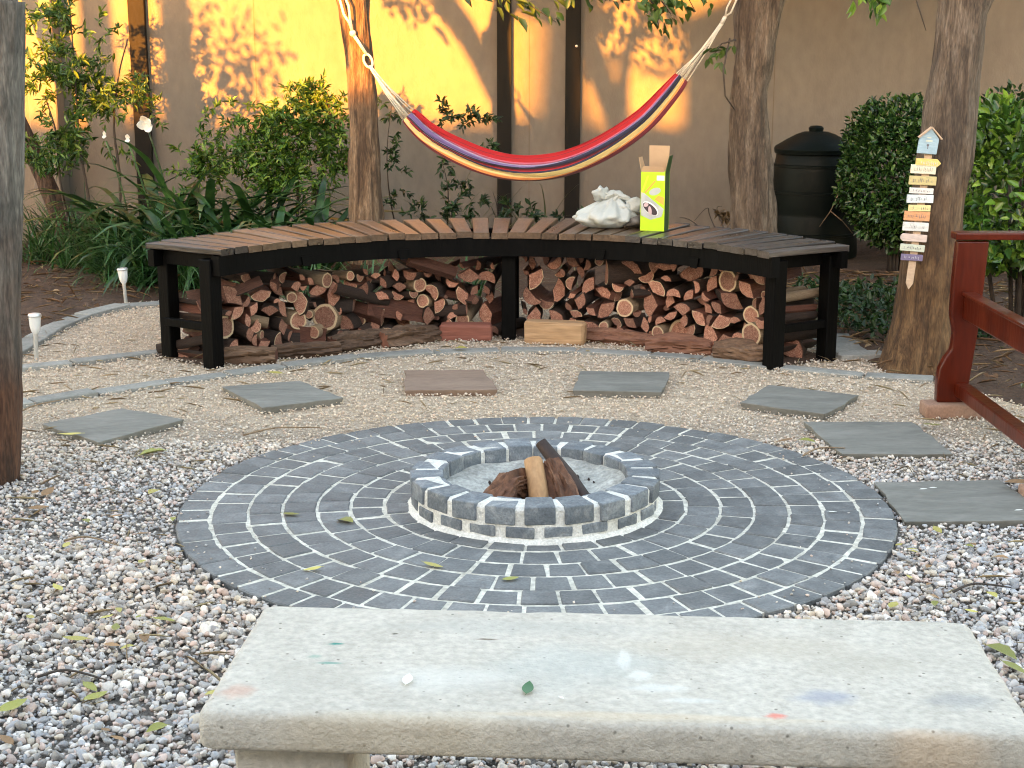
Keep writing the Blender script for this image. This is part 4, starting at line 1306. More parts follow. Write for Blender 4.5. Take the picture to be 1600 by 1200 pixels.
lp = [Vector((-1.88, 5.10, 2.50)), Vector((-2.0, 5.8, 2.5)), shade_pos(632, -85, 5.6), shade_pos(690, -4, 5.6), shade_pos(732, 58, 5.6), shade_pos(758, 112, 5.6), shade_pos(772, 158, 5.6)]
bark_trunk(tw, [(p.x, p.y, p.z, r_) for p, r_ in zip(lp, (0.11, 0.105, 0.10, 0.095, 0.09, 0.075, 0.04))], m_bark_g, 55, n=18, sub=8, name='limb')
b = MB()
b.tube([ony(1140, 60, 9.32), ony(1130, 110, 9.25), ony(1133, 150, 9.25), ony(1148, 172, 9.33)], [0.006, 0.006, 0.005, 0.004], 5)
b.tube([ony(1425, -20, 7.0), ony(1438, 20, 6.98), ony(1447, 48, 6.98)], [0.004, 0.0035, 0.002], 5)
b.build('twig', m_stem, tw, smooth=True)

# ------------------------------------------------------------------ hammock
HY = 9.40
hm = empty('hammock', (0, 0, 0), 0, 'striped red, purple and cream cloth hammock hanging between the two trunks', 'hammock')


def spline(pts, n):
    P = [Vector(p) for p in pts]; out = []
    m = len(P) - 1
    for j in range(n + 1):
        u = j / n * m
        i = min(int(u), m - 1); t = u - i
        p0, p1, p2, p3 = P[max(i - 1, 0)], P[i], P[i + 1], P[min(i + 2, m)]
        out.append(0.5 * (2 * p1 + (p2 - p0) * t + (2 * p0 - 5 * p1 + 4 * p2 - p3) * t * t + (3 * p1 - p0 - 3 * p2 + p3) * t ** 3))
    return out


path = spline([ony(638, 180, HY), ony(665, 206, HY), ony(700, 228, HY), ony(760, 254, HY), ony(820, 264, HY), ony(880, 257, HY), ony(940, 232, HY), ony(1000, 192, HY), ony(1040, 150, HY), ony(1064, 120, HY)], 70)
# section from the far edge (v=0) through the fold to the near edge (v=1): (normal, depth)
sec = [(0.085, 0.085), (0.060, 0.078), (0.035, 0.060), (0.020, 0.064), (0.000, 0.040), (-0.022, 0.046), (-0.045, 0.020), (-0.066, 0.0), (-0.078, -0.022),
       (-0.070, -0.048), (-0.050, -0.060), (-0.040, -0.056), (-0.020, -0.072), (-0.008, -0.066), (0.010, -0.080), (0.016, -0.072), (0.004, -0.060)]
secp = spline([(a, b_, 0) for a, b_ in sec], 64)
hv = []; NV = len(secp); NT = len(path)
for i, p in enumerate(path):
    t = (path[min(i + 1, NT - 1)] - path[max(i - 1, 0)]).normalized()
    nrm = Vector((-t.z, 0, t.x))
    if nrm.z < 0: nrm = -nrm
    u = i / (NT - 1)
    w = 0.52 + 0.42 * math.sin(PI * min(max(u, 0.0), 1.0)) ** 0.6
    for j, s2 in enumerate(secp):
        wob = 0.012 * mnoise.noise(Vector((u * 2.6, j * 0.14, 2.0))) + 0.008 * mnoise.noise(Vector((u * 2.0, j * 0.42, 7.0))) + 0.003 * mnoise.noise(Vector((u * 9, j * 0.8, 4.0)))
        tw_ = 0.35 * (u - 0.5)
        nn = s2.x * w * math.cos(tw_) - s2.y * w * math.sin(tw_); dd = s2.x * w * math.sin(tw_) + s2.y * w * math.cos(tw_)
        hv.append(p + nrm * (nn + wob) + Vector((0, dd + wob * 0.7, 0)))
b = MB(); b.v = [tuple(v) for v in hv]
for i in range(NT - 1):
    for j in range(NV - 1):
        b.f.append((i * NV + j, i * NV + j + 1, (i + 1) * NV + j + 1, (i + 1) * NV + j)); b.m.append(0)
m_cloth = bpy.data.materials.new('hammock_stripes'); m_cloth.use_nodes = True
nt = m_cloth.node_tree
uvn = nt.nodes.new('ShaderNodeUVMap'); uvn.uv_map = 'UVMap'
sp = nt.nodes.new('ShaderNodeSeparateXYZ'); nt.links.new(uvn.outputs[0], sp.inputs[0])
RED, PNK, PUR, NAV, CRE, MAR, ORA, LIL = (0.36, 0.006, 0.010), (0.46, 0.11, 0.17), (0.17, 0.11, 0.26), (0.016, 0.016, 0.04), (0.70, 0.54, 0.22), (0.13, 0.012, 0.02), (0.66, 0.24, 0.07), (0.34, 0.28, 0.42)
stripes = [(0, RED), (0.07, MAR), (0.08, RED), (0.115, PNK), (0.165, LIL), (0.20, PUR), (0.30, NAV), (0.46, NAV), (0.50, MAR), (0.55, MAR), (0.575, ORA), (0.61, CRE), (0.675, LIL), (0.69, CRE), (0.76, NAV), (0.79, RED), (0.82, MAR), (0.845, NAV), (0.90, PUR), (0.935, LIL), (0.965, PUR)]
cr = nt.nodes.new('ShaderNodeValToRGB'); cr.color_ramp.interpolation = 'CONSTANT'
for i, (p, c) in enumerate(stripes):
    el = cr.color_ramp.elements[i] if i < 2 else cr.color_ramp.elements.new(p)
    el.position = p; el.color = (*c, 1)
nt.links.new(sp.outputs['Y'], cr.inputs[0])
bs = nt.nodes['Principled BSDF']; bs.inputs['Roughness'].default_value = 0.9; bs.inputs['Sheen Weight'].default_value = 0.2
wv = nt.nodes.new('ShaderNodeTexNoise'); wv.inputs['Scale'].default_value = 220; bp = nt.nodes.new('ShaderNodeBump'); bp.inputs['Strength'].default_value = 0.3; bp.inputs['Distance'].default_value = 0.003
nt.links.new(wv.outputs['Fac'], bp.inputs['Height']); nt.links.new(bp.outputs[0], bs.inputs['Normal'])
nt.links.new(cr.outputs[0], bs.inputs['Base Color'])
me = b.mesh('cloth', m_cloth, smooth=True)
uvl = me.uv_layers.new(name='UVMap')
li = np.empty(len(me.loops), np.int32); me.loops.foreach_get('vertex_index', li)
uv = np.stack([(li // NV) / (NT - 1), (li % NV) / (NV - 1)], -1).astype(np.float32)
uvl.data.foreach_set('uv', uv.ravel())
cl = link('cloth', me, hm)
sm = cl.modifiers.new('thickness', 'SOLIDIFY'); sm.thickness = 0.004


def cords(end, loop, seed, n=13):
    g = random.Random(seed)
    bb = MB()
    for k in range(n):
        j = int((k + 0.5) / n * NV)
        a = Vector(hv[(0 if end == 0 else (NT - 1) * NV) + j])
        mid = a.lerp(loop, 0.5) + Vector((g.uniform(-.012, .012), g.uniform(-.01, .01), g.uniform(-0.02, 0.004)))
        bb.tube([a, mid, loop + Vector((g.uniform(-.008, .008), g.uniform(-.008, .008), g.uniform(-.008, .008)))], [0.0042, 0.0042, 0.0042], 5)
    bb.build('suspension_cords', m_rope, hm, smooth=True)


lpL = ony(578, 104, HY); lpR = ony(1128, 36, HY)
cords(0, lpL, 1); cords(1, lpR, 2)
# loops and ropes


def loop_ring(c, d, l, w, r, name='rope_loop'):
    d = d.normalized(); up = Vector((0, 1, 0)); side = d.cross(up).normalized()
    pts = []
    for k in range(19):
        th = 2 * PI * k / 18
        pts.append(c + d * (l / 2 * math.cos(th)) + side * (w / 2 * math.sin(th)))
    bb = MB(); bb.tube(pts, r, 7, False); bb.build(name, m_rope, hm, smooth=True)


dL = ony(570, 84, HY) - lpL
loop_ring(ony(575, 95, HY), dL, 0.085, 0.05, 0.008)
bb = MB()
kn = ony(551, 52, HY - 0.02)
bb.tube([ony(572, 84, HY), ony(563, 70, HY - 0.01), kn], [0.010, 0.010, 0.011], 8)
bb.tube([kn, ony(546, 36, HY - 0.05), ony(537, 22, HY - 0.05), ony(528, -12, HY - 0.03), ony(521, -40, HY + 0.06)], 0.008, 7)
bb.tube([kn, ony(547, 30, HY - 0.05), ony(545, 10, HY - 0.06), ony(536, -12, HY - 0.06), ony(530, -40, HY - 0.04)], 0.008, 7)
bb.build('rope', m_rope, hm, smooth=True)
bb = MB(); bb.lathe([(0.004, -0.02), (0.017, -0.014), (0.02, 0), (0.017, 0.014), (0.004, 0.02)], 12); bb.build('knot', m_rope, hm, smooth=True, loc=kn)
dR = ony(1150, -8, HY) - ony(1128, 36, HY)
bb = MB()
a = ony(1133, 26, HY)
bb.tube([lpR, a], [0.013, 0.012], 8)
bb.tube([a, ony(1136, 12, HY - 0.02), ony(1148, -12, HY - 0.05), ony(1160, -30, HY - 0.06)], 0.006, 6)
bb.tube([a, ony(1142, 20, HY), ony(1149, 4, HY - 0.03), ony(1158, -16, HY - 0.05)], 0.006, 6)
bb.build('rope', m_rope, hm, smooth=True)

# ------------------------------------------------------------------ bag and box on the bench
c = onz(950, 356, ZS)
bag = empty('plastic_bag', (c.x, c.y, ZS), 0.1, 'knotted white plastic bag lying on the slatted bench', 'bag')
nt_, np_ = 72, 30
b = MB()
for i in range(np_ + 1):
    ph = PI * i / np_
    for k in range(nt_):
        th = 2 * PI * k / nt_
        x, y, z = math.sin(ph) * math.cos(th), math.sin(ph) * math.sin(th), math.cos(ph)
        top = max(0.0, z)
        pinch = 1 - 0.80 * top ** 1.2
        fold = 1 + (0.16 * math.sin(th * 8 + 3 * math.sin(ph * 2)) + 0.09 * math.sin(th * 15 + 2 + 2 * ph)) * (0.35 + top) + 0.16 * mnoise.noise(Vector((x * 2.3, y * 2.3, z * 2.3)))
        px_, py_, pz_ = x * 0.175 * pinch * fold, y * 0.13 * pinch * fold, z * (0.112 if z > 0 else 0.07) * (1 + 0.1 * mnoise.noise(Vector((x * 3, y * 3, z))))
        px_ += 0.03 * top
        b.v.append((px_, py_, max(pz_, -0.062) + 0.066))
for i in range(np_):
    for k in range(nt_):
        k2 = (k + 1) % nt_
        b.f.append((i * nt_ + k, (i + 1) * nt_ + k, (i + 1) * nt_ + k2, i * nt_ + k2)); b.m.append(0)
b.build('bag_body', m_bag, bag, smooth=True)


def lump(name, c, d, m_, seed, amp=0.25):
    bm = bmesh.new(); bmesh.ops.create_icosphere(bm, subdivisions=3, radius=1.0)
    for v in bm.verts:
        k = 1 + amp * mnoise.noise(v.co * 1.5 + Vector((seed, 0, 0))) + amp * 0.28 * mnoise.noise(v.co * 3.6 + Vector((seed, 3, 0)))
        v.co = Vector((v.co.x * d[0], v.co.y * d[1], v.co.z * d[2])) * k
    me = bpy.data.meshes.new(name); bm.to_mesh(me); bm.free()
    me.polygons.foreach_set('use_smooth', [True] * len(me.polygons))
    me.materials.append(m_)
    return link(name, me, bag, loc=c)


o = lump('knot', (0.035, -0.01, 0.158), (0.03, 0.024, 0.018), m_bag, 4, 0.8)
o = lump('handle', (-0.04, -0.02, 0.185), (0.040, 0.016, 0.034), m_bag, 5, 0.9); o.rotation_euler = (0.2, 0.3, 0.3)
o = lump('handle', (0.005, -0.02, 0.178), (0.05, 0.012, 0.018), m_bag, 15, 0.9); o.rotation_euler = (0.2, -0.2, 0.1)
o = lump('handle', (0.075, -0.03, 0.165), (0.045, 0.014, 0.018), m_bag, 16, 0.9); o.rotation_euler = (0.1, 0.35, -0.2)
o = lump('handle', (0.145, -0.055, 0.118), (0.066, 0.022, 0.042), m_bag, 6, 0.6); o.rotation_euler = (0.1, 0.25, 0.0)
o = lump('handle', (0.085, -0.07, 0.105), (0.032, 0.014, 0.022), m_bag, 7, 0.8)
lump('bag_contents', (0.120, -0.02, 0.042), (0.085, 0.08, 0.042), m_bagd, 8, 0.5)

c = onz(1023, 361, ZS)
bxw, bxd, bxh = 0.128, 0.10, 0.305
box = empty('cardboard_box', (c.x, c.y + 0.02, ZS + 0.004), -0.34, 'lime green cardboard box with open flaps standing on the slatted bench', 'box')
b = MB(); b.box((0, -bxd / 2, bxh / 2), (bxw, 0.003, bxh)); b.build('front_panel', m_lime, box)
b = MB(); b.box((0, bxd / 2, bxh / 2), (bxw, 0.003, bxh)); b.build('back_panel', m_lime, box)
for sx, mm in ((-1, m_green_d), (1, m_green_d)):
    b = MB(); b.box((sx * (bxw / 2 - 0.0015), 0, bxh / 2), (0.003, bxd - 0.004, bxh - 0.001)); b.build('side_panel', mm, box)
b = MB(); b.box((0, 0, 0.002), (bxw - 0.008, bxd - 0.006, 0.003)); b.build('base_panel', m_card, box)
# flaps
def flap(poly, z, loc, rot, m_):
    b = MB(); b.prism(poly, -0.0012, 0.0012)
    return b.build('flap', m_, box, loc=loc, rot=rot)


flap([(-0.05, 0), (0.05, 0), (0.055, 0.13), (-0.055, 0.13)], 0, (0.004, bxd / 2, bxh), (PI / 2 - 0.08, 0, 0), m_card)
flap([(-0.045, 0), (0.045, 0), (0.035, 0.075), (-0.035, 0.075)], 0, (-bxw / 2, 0, bxh), (PI / 2 - 0.25, 0, PI / 2), m_card)
flap([(-0.045, 0), (0.045, 0), (0.040, 0.085), (-0.040, 0.085)], 0, (bxw / 2, 0, bxh), (PI / 2 + 0.2, 0, PI / 2), m_green_d)
flap([(-0.06, 0), (0.06, 0), (0.055, 0.03), (-0.055, 0.03)], 0, (0, -bxd / 2, bxh), (-PI / 2 + 0.2, PI, PI), m_card)
yf = -bxd / 2 - 0.0022


def prt(poly, m_, lay=0):
    b = MB(); b.prism([(x, z) for x, z in poly], 0, 0.0006, Matrix.Translation((0, yf - lay * 0.0008, 0)) @ Matrix.Rotation(PI / 2, 4, 'X'))
    b.build('print', m_, box)


def ell(cx, cz, rx, rz, rot=0, n=20, a0=0, a1=2 * PI):
    o = []
    for k in range(n):
        th = a0 + (a1 - a0) * k / n
        x, z = rx * math.cos(th), rz * math.sin(th)
        o.append((cx + x * math.cos(rot) - z * math.sin(rot), cz + x * math.sin(rot) + z * math.cos(rot)))
    return o


h_ = bxw / 2 - 0.003
prt([(0.02, 0.262), (h_, 0.262), (h_, 0.288), (0.02, 0.288)], m_white)
prt([(-h_, 0.20), (-0.03, 0.285), (-0.022, 0.285), (-0.055, 0.19)], m_yel)
prt([(-0.045, 0.20), (0.01, 0.262), (0.016, 0.258), (-0.037, 0.195)], m_ora)
prt(ell(0.012, 0.205, 0.032, 0.018, 0.35), m_sil)
prt([(0.01, 0.165), (h_, 0.135), (h_, 0.175), (0.03, 0.185)], m_ora)
prt([(-h_, 0.20), (-0.045, 0.195), (h_, 0.115), (h_ - 0.012, 0.075), (-0.01, 0.058), (-h_, 0.08)], m_sil)
prt(ell(-0.01, 0.117, 0.05, 0.026, -0.65), m_white, 1)
prt(ell(-0.012, 0.115, 0.046, 0.021, -0.65), m_dark, 2)
prt(ell(-0.034, 0.135, 0.013, 0.010, 0.4), m_pinkp, 3)
prt(ell(-0.012, 0.105, 0.009, 0.024, 0.15), m_pinkp, 3)

# ------------------------------------------------------------------ compost bin
CB = ((1269 - 800) / FPX * 10.9, 10.9)
bn = empty('compost_bin', (CB[0], CB[1], 0.03), 0, 'dark green plastic compost bin with a domed lid beside the hedge', 'compost bin')
b = MB(); b.lathe([(0.33, 0), (0.335, 0.02), (0.318, 0.30), (0.314, 0.31), (0.32, 0.33), (0.296, 0.62), (0.278, 0.74), (0.268, 0.75)], 40)
b.build('bin_body', m_bin, bn, smooth=True, sharp=0.7)
b = MB(); b.lathe([(0.275, 0.742), (0.292, 0.746), (0.298, 0.778), (0.288, 0.795), (0.21, 0.842), (0.14, 0.88), (0.09, 0.898), (0.03, 0.902)], 40)
b.build('lid', m_bin, bn, smooth=True, sharp=0.6)
for zr, rr in ((0.17, 0.329), (0.47, 0.311), (0.66, 0.295)):
    b = MB(); b.lathe([(rr - 0.012, zr - 0.014), (rr + 0.004, zr - 0.008), (rr + 0.004, zr + 0.008), (rr - 0.012, zr + 0.014)], 40); b.build('rib', m_bin, bn, smooth=True, sharp=0.7)
b = MB(); b.lathe([(0.02, 0.895), (0.05, 0.90), (0.055, 0.925), (0.04, 0.94), (0.01, 0.943)], 20); b.build('knob', m_bin, bn, smooth=True, sharp=0.7)
b = MB(); b.tube([(0.24, -0.33, 0.66), (0.12, -0.37, 0.52), (0.05, -0.38, 0.36), (-0.02, -0.37, 0.25)], [0.005, 0.005, 0.004, 0.003], 5); b.tube([(0.05, -0.38, 0.36), (0.14, -0.37, 0.29), (0.22, -0.36, 0.20)], [0.004, 0.004, 0.003], 5)
o = b.build('trailing_creeper', m_bark_pale, None, smooth=True, loc=(CB[0], CB[1], 0.03)); tag(o, 'thin bare creeper stem trailing across the front of the compost bin', 'creeper')
b = MB(); b.tube([(-0.10, -0.278, 0.50), (-0.06, -0.292, 0.475), (0.0, -0.296, 0.468), (0.06, -0.292, 0.475), (0.10, -0.278, 0.50)], 0.008, 6)
b.build('handle', m_bin, bn, smooth=True)


# ------------------------------------------------------------------ hedges and plants
def hedge(lab, c, d, n, size, cols, m_, seed, zmin, stems=10, pw=0.78):
    g = np.random.default_rng(seed)
    t = empty('hedge', (c[0], c[1], 0), 0, lab, 'hedge', 'clipped hedges at the right')
    u = g.normal(size=(n, 3)); u /= np.linalg.norm(u, axis=1, keepdims=True)
    u = np.sign(u) * np.abs(u) ** pw                      # boxier than a ball
    lump_ = np.array([1 + 0.22 * mnoise.noise(Vector(p) * 2.2 + Vector((seed, 0, 0))) + 0.07 * mnoise.noise(Vector(p) * 6 + Vector((seed, 0, 0))) for p in u])
    rad = lump_ * (0.62 + 0.42 * g.uniform(0, 1, n) ** 0.55)
    P = u * rad[:, None] * np.array(d) + np.array([0, 0, c[2]])
    ok = P[:, 2] > zmin + 0.1 * g.uniform(-1, 1, n)
    P = P[ok]; u = u[ok]; k = len(P)
    D = u + g.normal(size=(k, 3)) * 0.75 + np.array([0, 0, 0.25])
    U = u * 0.8 + g.normal(size=(k, 3)) * 0.5 + np.array([0, 0, 0.6])
    leaf_cloud('leaves', P, D, U, g.uniform(0.7, 1.3, k) * size, 0.52, cols, m_, t)
    b = MB()
    for i in range(stems):
        a = g.uniform(0, 2 * PI); rr = g.uniform(0.1, 0.5)
        b.tube([(math.cos(a) * d[0] * rr * 0.5, math.sin(a) * d[1] * rr * 0.5, -0.02), (math.cos(a) * d[0] * rr, math.sin(a) * d[1] * rr, c[2] * 0.6), (math.cos(a) * d[0] * rr * 1.5, math.sin(a) * d[1] * rr * 1.5, c[2] + d[2] * 0.4)], [0.014, 0.011, 0.005], 6)
    b.build('stem', m_stem, t, smooth=True)
    return t


p = ony(1395, 275, 10.0)
hedge('dark green clipped hedge behind the leaning trunk, next to the compost bin', (p.x + 0.03, 10.0, p.z + 0.0), (0.37, 0.34, 0.47), 9500, 0.045, [(0.016, 0.05, 0.012), (0.028, 0.075, 0.016), (0.05, 0.11, 0.022)], m_leafgloss, 5, 0.10, pw=0.92)
p = ony(1530, 250, 10.4)
hedge('dark hedge top just showing between the leaning trunk and the bright hedge', (p.x + 0.35, 10.5, 0.55), (0.6, 0.4, 0.62), 6000, 0.055, G_DARK, m_leafgloss, 6, 0.1)
p = ony(1610, 300, 7.7)
hedge('bright green hedge at the right edge behind the red wooden frame', (p.x + 0.02, 7.75, 0.80), (0.42, 0.42, 0.43), 4200, 0.062, G_LIGHT, m_leafgloss, 7, 0.28, stems=16)  # leaf colours lightened in place of stronger light on this hedge


def blade_mesh(name, length, width, bend, lean, seed, n=7, m_=None):
    """one strap leaf: arching, folded along its midrib"""
    g = random.Random(seed)
    b = MB()
    x = z = 0.0; ang = PI / 2 - lean
    pts = []
    for i in range(n + 1):
        pts.append((x, z, ang)); ang -= bend / n * (0.5 + i / n); x += math.cos(ang) * length / n; z += math.sin(ang) * length / n
    for i, (x, z, an) in enumerate(pts):
        u = i / n
        w = width * (0.55 + 0.45 * math.sin(PI * min(u * 1.2, 1.0) * 0.5)) * (1 - max(0, (u - 0.55) / 0.45) ** 1.7) * 0.5 + 0.0008
        nx, nz = -math.sin(an), math.cos(an)
        e = 0.25 * w
        b.v += [(x + nx * e, -w, z + nz * e), (x, 0, z), (x + nx * e, w, z + nz * e)]
    for i in range(n):
        o = i * 3
        b.f += [(o, o + 1, o + 4, o + 3), (o + 1, o + 2, o + 5, o + 4)]; b.m += [0, 0]
    return b.mesh(name, m_ or m_strap, smooth=True)


strap_lib = [blade_mesh('leaf', rnd.uniform(0.48, 0.68), rnd.uniform(0.030, 0.042), rnd.uniform(1.0, 2.2), rnd.uniform(0.15, 0.7), i) for i in range(9)]


def strap_plant(x, y, lab, n, sc, group):
    t = empty('agapanthus', (x, y, 0.02), rnd.uniform(0, 6), lab, 'plant', group)
    for i in range(n):
        link('leaf', strap_lib[rnd.randrange(9)], t, loc=(rnd.gauss(0, 0.05), rnd.gauss(0, 0.05), 0), rot=(rnd.gauss(0, 0.1), rnd.gauss(0, 0.18), rnd.uniform(0, 2 * PI)), scale=[sc * rnd.uniform(0.75, 1.15)] * 3)
    return t


gp = 'strap leaved clumps behind the bench'
for (px, yy, lab, n, sc) in ((235, 9.75, 'strap leaved plant just behind the left end of the bench, leftmost clump', 40, 1.35), (300, 9.6, 'strap leaved plant behind the left part of the bench, second clump from the left', 44, 1.45),
                             (365, 9.7, 'strap leaved plant behind the bench, below the left of the leafy shrub', 44, 1.45), (430, 9.6, 'strap leaved plant behind the bench, below the right of the leafy shrub', 44, 1.4), (500, 9.7, 'strap leaved plant nearest the left side of the hammock trunk', 40, 1.3),
                             (270, 10.2, 'taller strap leaved plant in the back row close to the white flower', 40, 1.8), (340, 10.25, 'taller strap leaved plant in the middle of the back row', 40, 1.75), (410, 10.3, 'taller strap leaved plant in the back row under the shrub', 36, 1.6), (195, 10.4, 'strap leaved plant at the back left under the dark stemmed shrub', 34, 1.6)):
    x = (px - 800) / FPX * yy
    strap_plant(x, yy, lab, n, sc, gp)

# grassy clumps (thin blades nobody could count)
def grass_clump(lab, spots, n_each, length, m_cols, cat='plant', name='spider_plant', width=0.012, z=0.02):
    cx = sum(s_[0] for s_ in spots) / len(spots); cy = sum(s_[1] for s_ in spots) / len(spots)
    t = empty(name, (cx, cy, z), 0, lab, cat, 'grassy clumps')
    VV = []; CC = []; LL = []; off = 0
    for (sx, sy) in spots:
        for i in range(n_each):
            L_ = length * rng.uniform(0.6, 1.25); az = rng.uniform(0, 2 * PI); lean = rng.uniform(0.05, 0.9); bend = rng.uniform(0.8, 2.4)
            bx, by = sx - cx + rng.normal() * 0.04, sy - cy + rng.normal() * 0.04
            n = 6; x = zz = 0.0; an = PI / 2 - lean
            side = np.array([-math.sin(az), math.cos(az), 0]); f = np.array([math.cos(az), math.sin(az), 0])
            for k in range(n + 1):
                u = k / n; w = width * (1 - u ** 2) * 0.5 + 0.0006
                p = np.array([bx, by, 0]) + f * x + np.array([0, 0, zz])
                VV += [p - side * w, p + side * w]
                an -= bend / n * (0.5 + u); x += math.cos(an) * L_ / n; zz += math.sin(an) * L_ / n
            c = np.array(m_cols[rng.integers(0, len(m_cols))]) * rng.uniform(0.7, 1.35)
            CC += [c] * (2 * (n + 1))
            for k in range(n): LL += [off + 2 * k, off + 2 * k + 1, off + 2 * k + 3, off + 2 * k + 2]
            off += 2 * (n + 1)
    me = np_mesh('blades', np.array(VV), np.array(LL), np.full(len(LL) // 4, 4), m_leaf, np.array(CC))
    o = link('blades', me, t); o['kind'] = 'stuff'
    return t


GG = [(0.016, 0.06, 0.014), (0.028, 0.09, 0.02), (0.05, 0.13, 0.035), (0.08, 0.16, 0.06)]
def at0(px, py):
    q_ = onz(px, py, 0); return (q_.x, q_.y)


grass_clump('bright grassy clump beside the left bench legs, behind the right garden light', [at0(225, 452), at0(255, 448), at0(285, 456), at0(200, 440), at0(315, 455)], 85, 0.52, GG)
grass_clump('bright grassy clump in the soil bed at far left, behind the left garden light', [at0(110, 425), at0(150, 430), at0(185, 445), at0(130, 400), at0(170, 405), at0(215, 410), at0(85, 398), at0(60, 415)], 70, 0.55, GG)
grass_clump('low dark grassy plants along the foot of the wall at far left', [(-3.9, 11.2), (-3.5, 11.3), (-3.1, 11.1), (-4.3, 11.0), (-2.8, 11.3), (-4.6, 10.6), (-3.9, 10.5)], 50, 0.5, G_DARK, width=0.02)
grass_clump('grassy tuft behind the bench seen through the left half of the firewood', [(-0.9, 8.75), (-0.55, 8.8), (-1.2, 8.5), (-0.25, 8.9), (-1.5, 8.4)], 45, 0.5, GG)
grass_clump('wispy grass tuft by the wall between the hammock trunk and the posts', [(-0.5, 11.1), (-0.3, 11.2), (-0.1, 11.1), (0.2, 11.2)], 16, 0.75, [(0.06, 0.075, 0.025), (0.09, 0.10, 0.04)], width=0.007)
grass_clump('thin dry grass behind the bag and box on the bench', [(0.42, 9.2), (0.9, 9.3), (1.25, 9.4)], 7, 0.55, [(0.13, 0.11, 0.05), (0.10, 0.11, 0.04)], width=0.006)


# leafy shrubs
DENS = 2.1
def shrub(lab, base, stems, clusters, size, cols, seed, m_=None, aspect=0.36, stem_r=0.012):
    """stems: list of polylines (world); clusters: (centre, radius vec, n)"""
    t = empty('shrub', (base[0], base[1], 0), 0, lab, 'shrub', 'shrubs in the left bed')
    o0 = Vector((base[0], base[1], 0))
    for pl in stems:
        b = MB()
        rs = [stem_r * (1 - 0.65 * i / (len(pl) - 1)) for i in range(len(pl))]
        b.tube(spline([Vector(p_) - o0 for p_ in pl], 14), [stem_r * (1 - 0.65 * i / 14) for i in range(15)], 7)
        b.build('stem', m_stem, t, smooth=True)
    g = np.random.default_rng(seed)
    PP = []; DD = []
    for (c, r, n) in clusters:
        c = np.array(c) - np.array(o0)
        nt_ = max(3, int(n * DENS) // 16)
        for k in range(nt_):                     # little twigs with leaves along them
            s0 = c + g.normal(size=3) * np.array(r) * 0.55
            d = g.normal(size=3) + np.array([0, -0.2, 0.2]); d /= np.linalg.norm(d)
            L_ = np.mean(r) * g.uniform(0.6, 1.5)
            tt = np.linspace(0.1, 1, 16)
            for u in tt:
                PP.append(s0 + d * L_ * u + np.array([0, 0, -0.25 * L_ * u * u]))
                DD.append(d * 0.5 + g.normal(size=3) * 0.7)
    PP = np.array(PP); DD = np.array(DD)
    U = g.normal(size=(len(PP), 3)) * 0.5 + np.array([0, -0.3, 1.0])
    leaf_cloud('leaves', PP, DD, U, g.uniform(0.7, 1.3, len(PP)) * size, aspect, cols, m_ or m_leaf, t)
    return t


Yb = 10.6
O = lambda px, py, y=Yb: ony(px, py, y)
shrub('tall shrub with thin dark stems and feathery leaves at far left', (O(140, 360).x, Yb),
      [[(O(145, 380).x, Yb, 0), O(140, 320), O(125, 230), O(118, 130), O(110, 20)], [(O(180, 380).x, Yb, 0), O(188, 290), O(178, 200), O(185, 120), O(200, 60)], [(O(120, 380).x, Yb, 0), O(95, 290), O(88, 210), O(70, 150)]],
      [(O(95, 30), (.16, .15, .10), 130), (O(85, 85), (.17, .15, .10), 170), (O(120, 110), (.15, .15, .09), 130), (O(100, 135), (.20, .2, .08), 200), (O(150, 160), (.20, .2, .07), 190), (O(185, 150), (.15, .2, .07), 120), (O(80, 215), (.17, .2, .08), 210), (O(115, 235), (.16, .2, .08), 160),
       (O(60, 260), (.12, .2, .08), 90), (O(215, 145), (.13, .15, .06), 60), (O(165, 60), (.12, .15, .12), 30), (O(60, 10), (.12, .15, .1), 60)],
      0.06, [(0.03, 0.075, 0.012), (0.06, 0.13, 0.02), (0.12, 0.19, 0.03)], 31, aspect=0.30)
Yb = 10.2
shrub('bushy leafy shrub left of the hammock trunk, its top in the sun', (O(470, 330).x, Yb),
      [[(O(470, 360).x, Yb, 0), O(465, 300), O(450, 220), O(470, 150)], [(O(490, 360).x, Yb, 0), O(500, 280), O(520, 200), O(505, 140)], [(O(440, 360).x, Yb, 0), O(420, 290), O(400, 240)]],
      [(O(470, 150), (.14, .2, .07), 150), (O(510, 160), (.13, .2, .08), 170), (O(440, 185), (.14, .2, .09), 230), (O(500, 195), (.16, .2, .09), 270), (O(465, 215), (.18, .22, .10), 330), (O(425, 235), (.17, .22, .10), 300),
       (O(520, 235), (.12, .2, .10), 200), (O(470, 265), (.18, .22, .10), 300), (O(415, 280), (.16, .2, .09), 220), (O(390, 215), (.10, .15, .07), 80), (O(375, 165), (.08, .15, .05), 26), (O(340, 190), (.12, .15, .08), 60), (O(350, 250), (.16, .2, .12), 200), (O(300, 260), (.14, .2, .12), 160)],
      0.055, [(0.035, 0.09, 0.012), (0.075, 0.17, 0.02), (0.15, 0.25, 0.03)], 33, aspect=0.34)
Yb = 11.3
